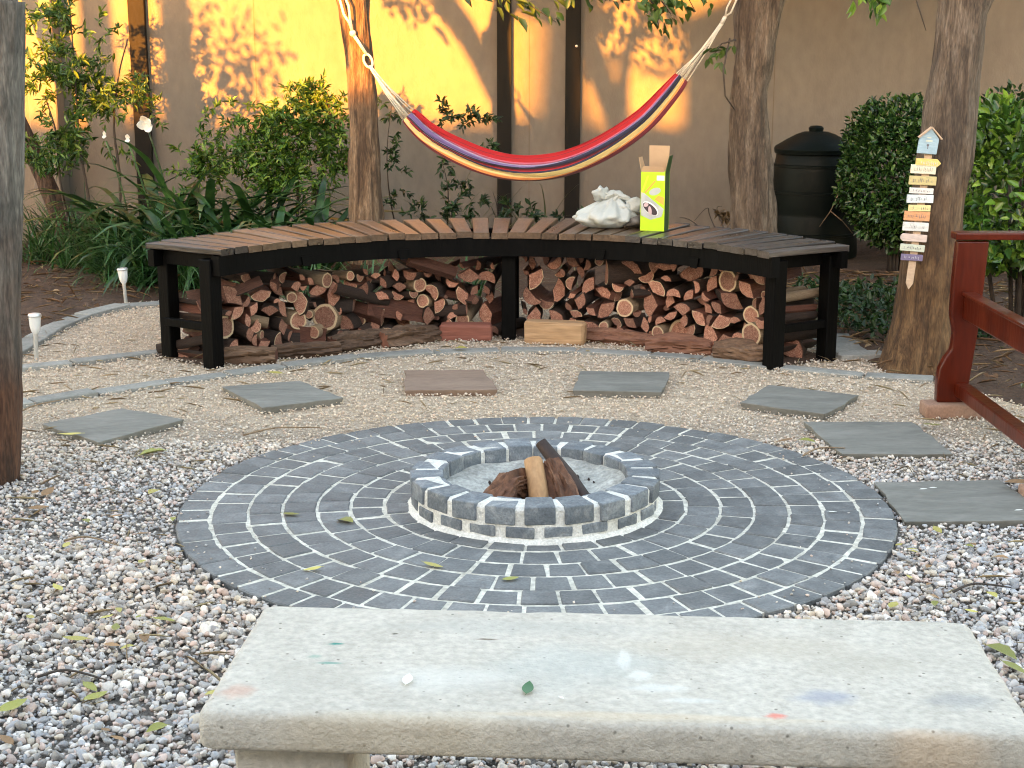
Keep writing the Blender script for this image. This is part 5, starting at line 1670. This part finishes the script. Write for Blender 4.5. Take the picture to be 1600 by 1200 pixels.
shrub('sparse creeper with small leaves climbing the wall right of the hammock trunk', (O(615, 340).x, Yb),
      [[(O(612, 360).x, Yb, 0.05), O(608, 300), O(605, 230), O(612, 165)], [(O(690, 360).x, Yb, 0.05), O(700, 300), O(690, 250)]],
      [(O(700, 178), (.10, .06, .05), 50), (O(745, 182), (.10, .06, .05), 60), (O(605, 175), (.10, .08, .05), 26), (O(608, 215), (.07, .08, .07), 26), (O(606, 265), (.07, .08, .08), 26), (O(615, 310), (.10, .08, .08), 30), (O(690, 250), (.08, .08, .05), 26), (O(705, 300), (.12, .08, .08), 40), (O(760, 225), (.08, .08, .05), 26), (O(740, 310), (.1, .08, .06), 24)],
      0.05, G_DARK, 35, stem_r=0.006)
Yb = 11.4
shrub('dark low plant at the foot of the wall behind the middle of the bench', (O(780, 350).x, Yb),
      [[(O(780, 360).x, Yb, 0.05), O(778, 330), O(770, 300)]],
      [(O(770, 330), (.2, .1, .06), 60), (O(830, 340), (.2, .1, .05), 50), (O(690, 335), (.2, .1, .06), 60)],
      0.06, G_DARK, 37, stem_r=0.006)
Yb = 9.35
shrub('dry leafless twigs behind the bench beside the right hammock trunk', (O(1110, 345).x, Yb),
      [[(O(1118, 362).x, Yb, 0.05), O(1112, 345), O(1105, 325), O(1085, 345)], [(O(1130, 362).x, Yb, 0.05), O(1122, 335), O(1128, 322)], [(O(1090, 362).x, Yb, 0.3), O(1080, 345), O(1062, 340)]],
      [(O(1125, 335), (.04, .04, .03), 20)], 0.05, [(0.12, 0.08, 0.04)], 39, stem_r=0.005)

# white flower and buds above the strap leaves
for (px, py, lab, s_, y_) in ((229, 194, 'white open flower on a thin stem above the strap leaves', 1.0, 10.3), (199, 217, 'pale closed bud pair just left of the white flower', 0.55, 10.3), (163, 211, 'orange tinted pale bud furthest left of the white flower', 0.45, 10.3)):
    c = ony(px, py, y_)
    t = empty('flower', (c.x + 0.03, y_, 0), 0, lab, 'flower')
    b = MB(); b.tube(spline([(0.12, 0, 0.0), (0.09, 0, c.z * 0.5), (-0.02, 0, c.z - 0.04)], 8), [0.007] * 9, 6); b.build('stem', m_strap, t, smooth=True)
    b = MB()
    for k in range(4 if s_ == 1 else 2):
        a = (1.9, 0.5, -0.9, 3.3)[k] if s_ == 1 else (1.2, -1.4)[k]
        ln = (0.06, 0.05, 0.062, 0.05)[k]
        U_ = Vector((math.cos(a), -0.25, math.sin(a))); V_ = Vector((-math.sin(a), 0.1, math.cos(a)))
        ring_ = [Vector((0, 0, 0)) - U_ * 0.012]
        for q in range(7):
            u = q / 6; w = math.sin(PI * (0.12 + 0.8 * u)) * 0.034
            ring_.append(U_ * ln * u + V_ * w + Vector((0, -0.03 * u * u, 0)))
        for q in range(6, -1, -1):
            u = q / 6; w = math.sin(PI * (0.12 + 0.8 * u)) * 0.030
            ring_.append(U_ * ln * u - V_ * w + Vector((0, -0.03 * u * u - 0.012, 0)))
        n_ = len(ring_); c0 = sum(ring_, Vector()) / n_ + Vector((0, 0.012, 0))
        b.add([v * s_ + Vector((-0.03, -0.008 * k, c.z)) for v in ring_ + [c0]], [(q, (q + 1) % n_, n_) for q in range(n_)])
    o = b.build('petals', m_petal, t)
    sm = o.modifiers.new('thickness', 'SOLIDIFY'); sm.thickness = 0.004

# ------------------------------------------------------------------ solar stake lights
for (px, py, ptop, lab) in ((57, 562, 489, 'silver solar stake light standing in the gravel by the left tree trunk'), (197, 475, 418, 'silver solar stake light in front of the grassy clump left of the bench')):
    c = onz(px, py, 0)
    top = ony(px, ptop, c.y).z
    t = empty('garden_light', (c.x, c.y, 0), 0, lab, 'garden light', 'solar garden lights')
    t.rotation_euler = (0, -0.05 if px > 100 else 0.03, 0)
    b = MB(); b.lathe([(0.011, -0.01), (0.011, top * 0.58)], 12); b.build('stake', m_steel, t, smooth=True, sharp=0.6)
    b = MB(); b.lathe([(0.012, top * 0.56), (0.02, top * 0.62), (0.026, top * 0.72), (0.030, top * 0.93)], 16); b.build('lens', m_lens, t, smooth=True, sharp=0.8)
    b = MB(); b.lathe([(0.033, top * 0.925), (0.034, top * 0.95), (0.030, top * 0.985), (0.012, top)], 16); b.build('cap', m_steel, t, smooth=True, sharp=0.5)

# ------------------------------------------------------------------ painted sign boards on the leaning trunk
SY = 6.905
sg = empty('hanging_sign', (0, 0, 0), 0, 'string of small painted boards under a blue house board, hung on the leaning trunk', 'sign')
pastel = lambda n, c: mat(n, [tuple(x * 0.86 for x in c), c, tuple(min(1, x * 1.1) for x in c)], 14, 0.75, 0.3, 70, stretch=(0.3, 1, 1), fine=0.15)
m_strip = pastel('sign_stick', (0.50, 0.36, 0.25))
pm = {'blue': pastel('paint_blue', (0.30, 0.42, 0.50)), 'yellow': pastel('paint_yellow', (0.66, 0.50, 0.16)), 'cream': pastel('paint_cream', (0.66, 0.62, 0.48)), 'olive': pastel('paint_olive', (0.50, 0.42, 0.20)),
      'white': pastel('paint_white', (0.62, 0.60, 0.58)), 'pale_blue': pastel('paint_paleblue', (0.58, 0.63, 0.65)), 'lemon': pastel('paint_lemon', (0.68, 0.58, 0.28)), 'orange': pastel('paint_orange', (0.58, 0.29, 0.14)),
      'grey_white': pastel('paint_greywhite', (0.60, 0.60, 0.58)), 'pink': pastel('paint_pink', (0.56, 0.45, 0.40)), 'mint': pastel('paint_mint', (0.50, 0.53, 0.44)), 'purple': pastel('paint_purple', (0.16, 0.13, 0.22))}
m_ink = mat('sign_ink', [(0.10, 0.10, 0.12), (0.16, 0.15, 0.17)], 30, 0.8)
m_ink_l = mat('sign_ink_light', [(0.5, 0.48, 0.5), (0.6, 0.58, 0.6)], 30, 0.8)


def board(cx, cy, w, h, tilt, m_, txt, end='sq', th=0.012):
    c = ony(cx, cy, SY)
    sx = w / FPX * SY / 2; sz = h / FPX * SY / 2
    if end == 'point': poly = [(-sx, -sz), (sx - sz, -sz), (sx, 0), (sx - sz, sz), (-sx, sz)]
    elif end == 'round': poly = [(-sx + sz * 0.5, -sz), (sx, -sz * 0.9), (sx, sz), (-sx + sz * 0.5, sz), (-sx, sz * 0.4), (-sx, -sz * 0.4)]
    else: poly = [(-sx, -sz), (sx, -sz * 0.95), (sx, sz), (-sx, sz * 0.96)]
    b = MB(); b.prism(poly, 0, th, Matrix.Rotation(PI / 2, 4, 'X'))
    o = b.build('sign_board', m_, sg, loc=c, rot=(0, tilt, 0), bevel=0.0015)
    if txt:
        tb = MB(); x = -sx * 0.7
        g = random.Random(int(cx * 7 + cy))
        while x < sx * 0.68:
            lw = g.uniform(0.003, 0.006)
            if g.random() > 0.18:
                hh = sz * g.uniform(0.45, 0.8)
                tb.box((x, -th - 0.0004, g.uniform(-0.15, 0.15) * sz), (lw * 0.35, 0.0006, hh))
                if g.random() > 0.4: tb.box((x + lw * 0.4, -th - 0.0003, g.choice((-0.35, 0, 0.35)) * sz), (lw * 0.55, 0.0004, sz * 0.16))
            x += lw + 0.003
        if tb.v: tb.build('lettering', txt, o)
    return o


# backing stick with a pointed foot
A = ony(1451, 235, SY + 0.010); B = ony(1419, 452, SY + 0.010)
d = (B - A); ln = d.length; ang = math.atan2(d.x, -d.z)
b = MB(); b.prism([(-0.017, 0), (0.017, 0), (0.017, -ln + 0.03), (0, -ln), (-0.017, -ln + 0.03)][::-1], 0, 0.009, Matrix.Rotation(PI / 2, 4, 'X'))
b.build('backing_stick', m_strip, sg, loc=A, rot=(0, -ang, 0), bevel=0.0015)
tl = 0.05
board(1450, 254.5 - 0, 39, 13, tl, pm['yellow'], m_ink_l, 'point')
board(1442, 264.5, 39, 14, tl * 1.2, pm['cream'], m_ink)
board(1441, 282, 42, 14, tl, pm['olive'], m_ink)
board(1439, 298, 37, 9, tl, pm['white'], m_ink)
board(1437, 310.5, 41, 13, tl * 0.4, pm['pale_blue'], m_ink)
board(1436, 325, 34, 10, tl * 0.6, pm['lemon'], m_ink)
board(1432, 337.5, 40, 15, tl * 1.2, pm['orange'], m_ink)
board(1430, 354, 40, 14, tl * 1.1, pm['grey_white'], m_ink)
board(1427, 371.5, 41, 12, tl * 1.6, pm['pink'], None, 'round')
board(1425, 387, 38, 11, tl * 1.8, pm['mint'], m_ink)
board(1424, 402, 34, 10, tl * 1.3, pm['purple'], m_ink_l)
# little house
c = ony(1450, 224, SY)
k_ = SY / FPX
hp = [(-16, -16), (14, -16), (15, 8), (1, 24), (-15, 8)]
b = MB(); b.prism([(x * k_, y * k_) for x, y in hp], 0, 0.016, Matrix.Rotation(PI / 2, 4, 'X'))
ho = b.build('house_board', pm['blue'], sg, loc=c, rot=(0, 0.08, 0), bevel=0.002)
b = MB()
for (x0, y0, x1, y1) in ((1, 25, 19, 8), (1, 25, -17, 8)):
    v = Vector((x1 - x0, y1 - y0)); l = v.length; a = math.atan2(v.y, v.x)
    b.box(((x0 + x1) / 2 * k_, -0.011, (y0 + y1) / 2 * k_), (l * k_, 0.026, 0.006), M=Matrix.Rotation(-a, 3, 'Y'))
b.build('roof_trim', m_strip, ho)
b = MB(); b.lathe([(0.001, 0), (0.006, 0.0006), (0.001, 0.0012)], 10); b.build('keyhole', m_ink, ho, loc=(-0.004, -0.0165, -0.008), rot=(PI / 2, 0, 0))
b = MB(); b.box((-0.003, -0.0168, -0.017), (0.0035, 0.001, 0.015)); b.build('keyhole', m_ink, ho)
b = MB(); b.box((0, -0.0165, 0.012), (0.03, 0.001, 0.008)); b.box((-0.002, -0.0165, 0.027), (0.018, 0.001, 0.006)); b.build('painted_mark', pm['mint'], ho)

# ------------------------------------------------------------------ red varnished wooden frame at the right
FY = 6.06
fb = onz(1500, 632, 0.045)
FX0 = ony(1470, 500, FY).x
fr = empty('wooden_frame', (0, 0, 0), 0, 'red brown varnished wooden seat frame cut off by the right edge', 'garden seat')


def zpx(py): return ony(1500, py, FY).z


def xpx(px): return ony(px, 480, FY).x


def plank_profile(pts, y, th, name, parent, bev=0.008):
    b = MB(); b.prism([(xpx(a), zpx(b_)) for a, b_ in pts], -th / 2, th / 2, Matrix.Translation((0, y, 0)) @ Matrix.Rotation(PI / 2, 4, 'X'))
    return b.build(name, m_red, parent, bevel=bev, segs=3, smooth=True, sharp=0.7)


POST = [(1487, 376), (1536, 376), (1533, 440), (1528, 520), (1521, 585), (1518, 627), (1471, 627), (1470, 600), (1472, 575), (1480, 558), (1489, 545), (1491, 520), (1485, 492), (1485, 440)]
plank_profile(POST[::-1], FY, 0.05, 'post', fr)
plank_profile(POST[::-1], FY - 1.25, 0.05, 'post', fr)
zt = zpx(368)
b = MB(); b.box((xpx(1483) + 0.55, FY + 0.005, zt), (1.1, 0.085, 0.030)); b.build('top_rail', m_red, fr, bevel=0.006, segs=2)
b = MB(); b.box((xpx(1508), FY - 0.625, zpx(478)), (0.032, 1.19, 0.10)); b.build('side_rail', m_red, fr, bevel=0.006, segs=2)
b = MB(); b.box((xpx(1508), FY - 0.625, zpx(478) + 0.057), (0.055, 1.19, 0.014)); b.build('rail_cap', m_red, fr, bevel=0.004, segs=2)
b = MB(); b.box((xpx(1508), FY - 0.625, zpx(606)), (0.06, 1.19, 0.055)); b.build('runner', m_red, fr, bevel=0.006, segs=2)
for y in (FY, FY - 1.25):
    b = MB(); b.prism([(xpx(1487) + 1.05 + 0.0, zpx(376)), (xpx(1487) + 1.17, zpx(376)), (xpx(1487) + 1.17, zpx(627)), (xpx(1487) + 1.05, zpx(627))][::-1], -0.025, 0.025, Matrix.Translation((0, y, 0)) @ Matrix.Rotation(PI / 2, 4, 'X'))
    b.build('post', m_red, fr, bevel=0.006)
b = MB(); b.box((xpx(1483) + 0.55, FY - 1.25, zt), (1.1, 0.085, 0.030)); b.build('top_rail', m_red, fr, bevel=0.006, segs=2)
for y in (FY, FY - 1.25):
    for xo in (0.0, 1.1):
        b = MB(); b.box((0, 0, 0.022), (0.235, 0.115, 0.05))
        o = b.build('brick', m_brick, None, bevel=0.012, segs=3, smooth=True, sharp=0.8)
        o.location = (xpx(1494) + xo, y - 0.015, 0.0)
        o.rotation_euler = (0, 0, rnd.uniform(-0.06, 0.06))
        o.scale.z = max(zpx(627), 0.01) / 0.047
        if y == FY and xo == 0: tag(o, 'worn clay brick under the foot of the red wooden post', 'brick', 'bricks under the wooden frame')
        else: tag(o, 'clay brick under a leg of the red wooden frame beyond the right edge', 'brick', 'bricks under the wooden frame, out of view')

# ------------------------------------------------------------------ fallen leaves, petals, twigs
m_fl = {'yellow': mat('fallen_yellow', [(0.34, 0.28, 0.05), (0.46, 0.40, 0.10), (0.52, 0.48, 0.18)], 60, 0.5, rand=0.2, trans=0.1),
        'olive': mat('fallen_olive', [(0.16, 0.17, 0.03), (0.25, 0.25, 0.05), (0.33, 0.31, 0.09)], 60, 0.5, rand=0.2, trans=0.1),
        'green': mat('fallen_green', [(0.02, 0.09, 0.02), (0.035, 0.13, 0.03)], 60, 0.4, rand=0.1, trans=0.1),
        'brown': mat('fallen_brown', [(0.16, 0.085, 0.04), (0.26, 0.15, 0.07), (0.32, 0.2, 0.1)], 60, 0.7, rand=0.25)}


def leaf_mesh(m_, seed, asp):
    g = random.Random(seed)
    b = MB(); n = 8
    curl = g.uniform(0.05, 0.35); up = g.uniform(-0.1, 0.25)
    for i in range(n + 1):
        u = i / n
        w = asp * math.sin(PI * (u ** 0.85)) ** 0.9 * 0.5 + 0.004
        z = up * (u - 0.5) ** 2 * 1.5
        b.v += [(u - 0.5, -w, z + curl * w), (u - 0.5, 0, z), (u - 0.5, w, z + curl * w * g.uniform(0.6, 1.2))]
    for i in range(n):
        o = i * 3
        b.f += [(o, o + 3, o + 4, o + 1), (o + 1, o + 4, o + 5, o + 2)]; b.m += [0, 0]
    b.tube([(-0.5, 0, up * 0.37), (-0.62, 0.03, up * 0.45)], [0.012, 0.008], 4)
    return b.mesh('fallen_leaf', m_, smooth=True)


fl_lib = {k: [leaf_mesh(m_, i + len(k) * 10, a) for i, a in enumerate((0.36, 0.46, 0.55))] for k, m_ in m_fl.items()}


def drop(px, py, z, s_, kind, lab, group, rz=None):
    c = onz(px, py, z)
    o = link('fallen_leaf', fl_lib[kind][rnd.randrange(3)], None, loc=(c.x, c.y, z + 0.004), rot=(rnd.uniform(-0.12, 0.12), rnd.uniform(-0.12, 0.12), rnd.uniform(0, 2 * PI) if rz is None else rz), scale=(s_ * 1.3, s_ * 1.3, s_ * 1.3))
    tag(o, lab, 'fallen leaf', group)


ZP = 0.021
for (px, py, z, s_, kind, lab) in (
        (677, 885, ZP, 0.052, 'yellow', 'yellow leaf on the paving in front of the left of the fire ring'), (798, 906, ZP, 0.04, 'olive', 'olive leaf on the paving straight in front of the fire ring'),
        (455, 805, ZP, 0.05, 'olive', 'olive brown leaf on the second paver ring left of the fire ring'), (540, 815, ZP, 0.06, 'olive', 'long olive leaf on the paving just left of the fire ring'),
        (488, 891, ZP, 0.045, 'yellow', 'pale yellow leaf on the outer left front paving'), (825, 1078, 0.452, 0.032, 'green', 'dark green torn leaf lying on the concrete bench'),
        (720, 545, 0.02, 0.055, 'yellow', 'yellow leaf on the edging near the middle bench leg'), (430, 584, 0.02, 0.06, 'yellow', 'pale yellow leaf on the gravel above the second stepping stone'),
        (240, 708, 0.02, 0.085, 'olive', 'olive leaf on the gravel below the leftmost stepping stone'), (110, 680, 0.03, 0.075, 'yellow', 'yellow leaf at the front edge of the leftmost stepping stone'),
        (256, 970, 0.025, 0.06, 'olive', 'large olive leaf on the gravel left of the concrete bench'), (118, 1000, 0.025, 0.052, 'yellow', 'bright yellow leaf on the gravel near the bottom left'),
        (141, 1075, 0.025, 0.05, 'olive', 'upper of two green olive leaves on a twig at bottom left'), (150, 1090, 0.025, 0.052, 'olive', 'lower of two green olive leaves on a twig at bottom left'),
        (20, 1105, 0.025, 0.06, 'olive', 'olive leaf on the gravel at the left edge near the bottom'), (10, 1158, 0.025, 0.045, 'brown', 'brown yellow leaf in the bottom left corner'),
        (245, 1140, 0.025, 0.04, 'olive', 'small olive leaf near the front left corner of the concrete bench'), (330, 1085, 0.025, 0.035, 'yellow', 'small yellow leaf beside the left end of the concrete bench'),
        (90, 920, 0.025, 0.05, 'yellow', 'pale yellow leaf left of the paved circle, upper of the left group'), (168, 966, 0.025, 0.035, 'yellow', 'small yellow leaf between two larger leaves on the left gravel'),
        (1590, 755, 0.045, 0.09, 'brown', 'large brown leaf at the right edge behind the large stepping stone'), (1565, 1020, 0.025, 0.07, 'olive', 'olive leaf on the gravel beside the right end of the concrete bench'),
        (1585, 1045, 0.025, 0.06, 'olive', 'second olive leaf by the right end of the concrete bench'), (1395, 948, 0.025, 0.045, 'yellow', 'yellow leaf on the gravel behind the right end of the concrete bench'),
        (1465, 830, 0.025, 0.05, 'yellow', 'yellow leaf just in front of the large stepping stone'), (1262, 690, 0.025, 0.05, 'olive', 'olive leaf left of the stepping stone in front of the red post'),
        (1455, 665, 0.025, 0.07, 'olive', 'olive leaf right of the stepping stone in front of the red post'), (60, 795, 0.025, 0.055, 'brown', 'brown leaf at the foot of the left tree trunk'),
        (75, 770, 0.025, 0.06, 'brown', 'second brown leaf beside the left tree trunk foot'), (240, 770, 0.025, 0.05, 'yellow', 'yellow leaf on gravel left of the paved circle'),
        (1225, 690, 0.03, 0.06, 'brown', 'curled brown leaf at the back right rim of the paved circle')):
    drop(px, py, z, s_, kind, lab, 'fallen leaves')
for i in range(34):
    left = i < 20
    px, py = (rnd.uniform(5, 300), rnd.uniform(740, 1190)) if left else (rnd.uniform(1400, 1595), rnd.uniform(820, 960))
    kd = rnd.choice(['yellow', 'olive', 'yellow', 'brown'])
    where = ('beside the left end of the concrete bench' if px > 190 and py > 900 else 'near the bottom left corner' if py > 1040 else 'at the left edge below the trunk' if px < 120 else 'just left of the paved circle') if left else ('between the large stepping stone and the concrete bench' if px < 1500 else 'by the right edge behind the concrete bench')
    drop(px, py, 0.024, rnd.uniform(0.02, 0.04), kd, 'small faded %s leaf on gravel %s' % (kd, where), 'small leaves scattered on the %s gravel' % ('left' if left else 'right'))
# petals
b0 = leaf_mesh(m_petal, 99, 0.4)
for (px, py, z, s_, lab, rz) in ((637, 1063, 0.452, 0.045, 'long white petal on the concrete bench', 1.5), (877, 1092, 0.452, 0.014, 'tiny white petal on the concrete bench beside the green leaf', -0.9), (1443, 765, 0.04, 0.03, 'left of two white petals on the large stepping stone', 0.3),
                                 (1458, 763, 0.04, 0.028, 'right of two white petals on the large stepping stone', 0.1), (1301, 801, ZP, 0.03, 'small white petal on the right side of the paving', 0.0), (1592, 798, 0.04, 0.03, 'white petal at the front right of the large stepping stone', 0.3)):
    c = onz(px, py, z)
    o = link('petal', b0, None, loc=(c.x, c.y, z + 0.003), rot=(0, 0, rz), scale=(s_, s_, s_ * 0.6))
    tag(o, lab, 'petal', 'white petals')
# twigs
for (pa, pb, lab, z) in (((58, 1058), (165, 1062), 'thin dark twig on the bottom left gravel by the two leaves', 0.03), ((100, 845), (185, 852), 'pale bent twig on the gravel left of the paved circle', 0.03), ((1490, 925), (1580, 918), 'thin brown twig on the gravel behind the right end of the concrete bench', 0.03),
                         ((1255, 712), (1320, 700), 'straight dry stem left of the stepping stone near the red post', 0.03), ((20, 650), (95, 625), 'dry twig on the gravel beside the left trunk', 0.03), ((380, 680), (500, 668), 'long dry stem on the gravel behind the paved circle', 0.03)):
    A = onz(*pa, z); B = onz(*pb, z); c = (A + B) / 2
    b = MB(); b.tube(spline([A - c, (A - c).lerp(B - c, 0.4) + Vector((0, 0.02, 0.012)), B - c], 8), [0.004, 0.004, 0.004, 0.0035, 0.0035, 0.003, 0.003, 0.0025, 0.002], 5)
    o = b.build('twig', m_bark_pale if 'pale' in lab or 'dry' in lab else m_stem, None, smooth=True)
    o.location = c
    tag(o, lab, 'twig', 'twigs on the gravel')

# dry litter on the soil beds
def litter(name, n, xr, yr, m_cols, seed, zfn=0.04):
    g = np.random.default_rng(seed)
    X = g.uniform(*xr, n); Y = g.uniform(*yr, n)
    ok = behind(X, Y) > 0.02
    X, Y = X[ok], Y[ok]; k = len(X)
    P = np.stack([X, Y, np.full(k, zfn) + g.uniform(-0.012, 0.02, k)], -1)
    D = g.normal(size=(k, 3)) * np.array([1, 1, 0.15]); U = g.normal(size=(k, 3)) * 0.3 + np.array([0, 0, 1])
    big = g.uniform(0, 1, k) < 0.35
    o1 = leaf_cloud(name, P[big], D[big], U[big], g.uniform(0.025, 0.06, big.sum()), 0.45, m_cols, m_leaf)
    tag(o1, kind='stuff')
    o2 = leaf_cloud('pine_straw', P[~big], D[~big], U[~big], g.uniform(0.08, 0.2, (~big).sum()), 0.03, [(0.30, 0.19, 0.10), (0.22, 0.13, 0.07), (0.36, 0.26, 0.15)], m_leaf)
    tag(o2, kind='stuff')


litter('leaf_litter', 2600, (1.2, 4.2), (5.8, 10.0), [(0.25, 0.14, 0.07), (0.16, 0.09, 0.05), (0.34, 0.24, 0.13), (0.10, 0.10, 0.03)], 61)
litter('leaf_litter', 1500, (-5.0, -1.8), (7.0, 11.0), [(0.20, 0.11, 0.06), (0.13, 0.07, 0.04), (0.30, 0.20, 0.11)], 62)
g = np.random.default_rng(64)
k = 900
Yq = np.sqrt(g.uniform(9, 60, k)); Xq = g.uniform(-0.42, 0.42, k) * Yq
ok = gravel_ok(Xq, Yq, np.full(k, 0.02)) & ((np.abs(Xq) > 0.22 * Yq) | (Yq > 6.2))
k = ok.sum()
P = np.stack([Xq[ok], Yq[ok], g.uniform(0.014, 0.03, k)], -1)
o = leaf_cloud('dry_straw', P, g.normal(size=(k, 3)) * np.array([1, 1, 0.08]), g.normal(size=(k, 3)) * 0.2 + np.array([0, 0, 1]), g.uniform(0.03, 0.13, k), 0.035, [(0.34, 0.25, 0.14), (0.26, 0.18, 0.10), (0.42, 0.34, 0.20)], m_leaf)
tag(o, kind='stuff')
# low ground cover behind the right end of the bench
g = np.random.default_rng(71)
k = 1500
P = np.stack([g.uniform(1.75, 2.5, k), g.uniform(7.5, 9.2, k), g.uniform(0.03, 0.12, k)], -1)
ok = behind(P[:, 0], P[:, 1]) > 0.1
o = leaf_cloud('ground_cover', P[ok], g.normal(size=(ok.sum(), 3)) + np.array([0, 0, 0.4]), g.normal(size=(ok.sum(), 3)) * 0.5 + np.array([0, 0, 1]), g.uniform(0.03, 0.06, ok.sum()), 0.5, G_DARK, m_leaf)
tag(o, kind='stuff')

# ------------------------------------------------------------------ the house and outbuilding behind the camera (unseen, added to shade the garden)
RX = ony(1062, 150, WY).x - 13.8 * math.tan(SUN_AZ)       # edge of the added house, set where sunlight on the wall ends
hs = empty('house', (RX + 7, -6.5, 0), 0, 'unseen single storey house with a tiled roof, added behind the viewer for shade', 'house')
b = MB(); b.box((0, 0, 1.6), (14, 9, 3.26)); b.build('wall', m_house, hs)
b = MB(); b.prism([(-5.0, 0), (5.0, 0), (0, 1.5)], -7.0, 7.4, Matrix.Translation((0, 0, 3.23)) @ Matrix.Rotation(PI / 2, 4, 'Z') @ Matrix.Rotation(PI / 2, 4, 'X')); b.build('roof', m_roof, hs)
for wx in (-4.5, 0, 4.5):
    b = MB(); b.box((wx + 2.2, 4.515, 1.6), (1.6, 0.05, 1.3)); w = b.build('window', m_white, hs)
    b = MB(); b.box((wx + 2.2, 4.545, 1.6), (1.45, 0.02, 1.15)); b.build('pane', m_glass, w)
    b = MB(); b.box((wx, 4.515, 1.1), (1.7, 0.05, 2.1)); w = b.build('door', m_white, hs)
    b = MB(); b.box((wx, 4.545, 1.1), (1.5, 0.02, 1.9)); b.build('pane', m_glass, w)
zg = ony(640, 196, WY).z + 13.8 / math.cos(SUN_AZ) * math.tan(SUN_EL)
gr = empty('outbuilding', (RX - 9.02, -4.5, 0), 0, 'unseen flat roofed outbuilding, added behind the viewer for shade, left of the house', 'building')
b = MB(); b.box((0, 0, zg / 2), (18, 5, zg)); b.build('wall', m_house, gr)
b = MB(); b.box((0, 0.0, zg - 0.052), (17.98, 5.3, 0.1)); b.build('roof', m_roof, gr)

for (x, y, z, rr, n, sd, lab) in ((-13.5, -10.5, 7.4, (3.6, 2.6, 2.4), 5200, 501, 'large dense tree added unseen behind the outbuilding to block sky glow, furthest left'), (-8.0, -10.0, 7.6, (3.4, 2.6, 2.5), 5200, 502, 'large dense tree added unseen behind the outbuilding to block sky glow, next to the house')):
    t = empty('tree', (x, y, 0), 0, lab, 'tree', 'trees added behind the viewer to block sky glow')
    bark_trunk(t, [(0, 0, -0.05, 0.32), (0, 0, 2.5, 0.24), (0.1, 0.1, 5, 0.2), (0.1, 0, 8, 0.1)], m_bark_g, sd, n=14, sub=5)
    crown_leaves('crown', (0, 0, z), rr, n, 0.34, G_DARK, m_leaf, t, clumps=60, seed=sd, aspect=0.6)  # added crown, out of view, keeps sky glow off the wall

# leaves added along the outbuilding roof edge to soften its shadow on the wall
n = 5200
g = np.random.default_rng(88)
P = np.stack([g.uniform(-8.9, 8.9, n), 2.62 + g.normal(size=n) * 0.12, zg - 0.05 + np.abs(g.normal(size=n)) * 0.10 - 0.12], -1)
P[:, 2] += np.array([0.16 * mnoise.noise(Vector((x * 1.3, 4.0, 1.0))) for x in P[:, 0]])
cr_ = empty('creeper', (RX - 9.02, -4.5, 0), 0, 'unseen creeper leaves added along the outbuilding roof edge to soften its shadow', 'plant')
leaf_cloud('leaves', P, g.normal(size=(n, 3)), g.normal(size=(n, 3)), g.uniform(0.06, 0.12, n), 0.6, G_MID, m_leaf, cr_)
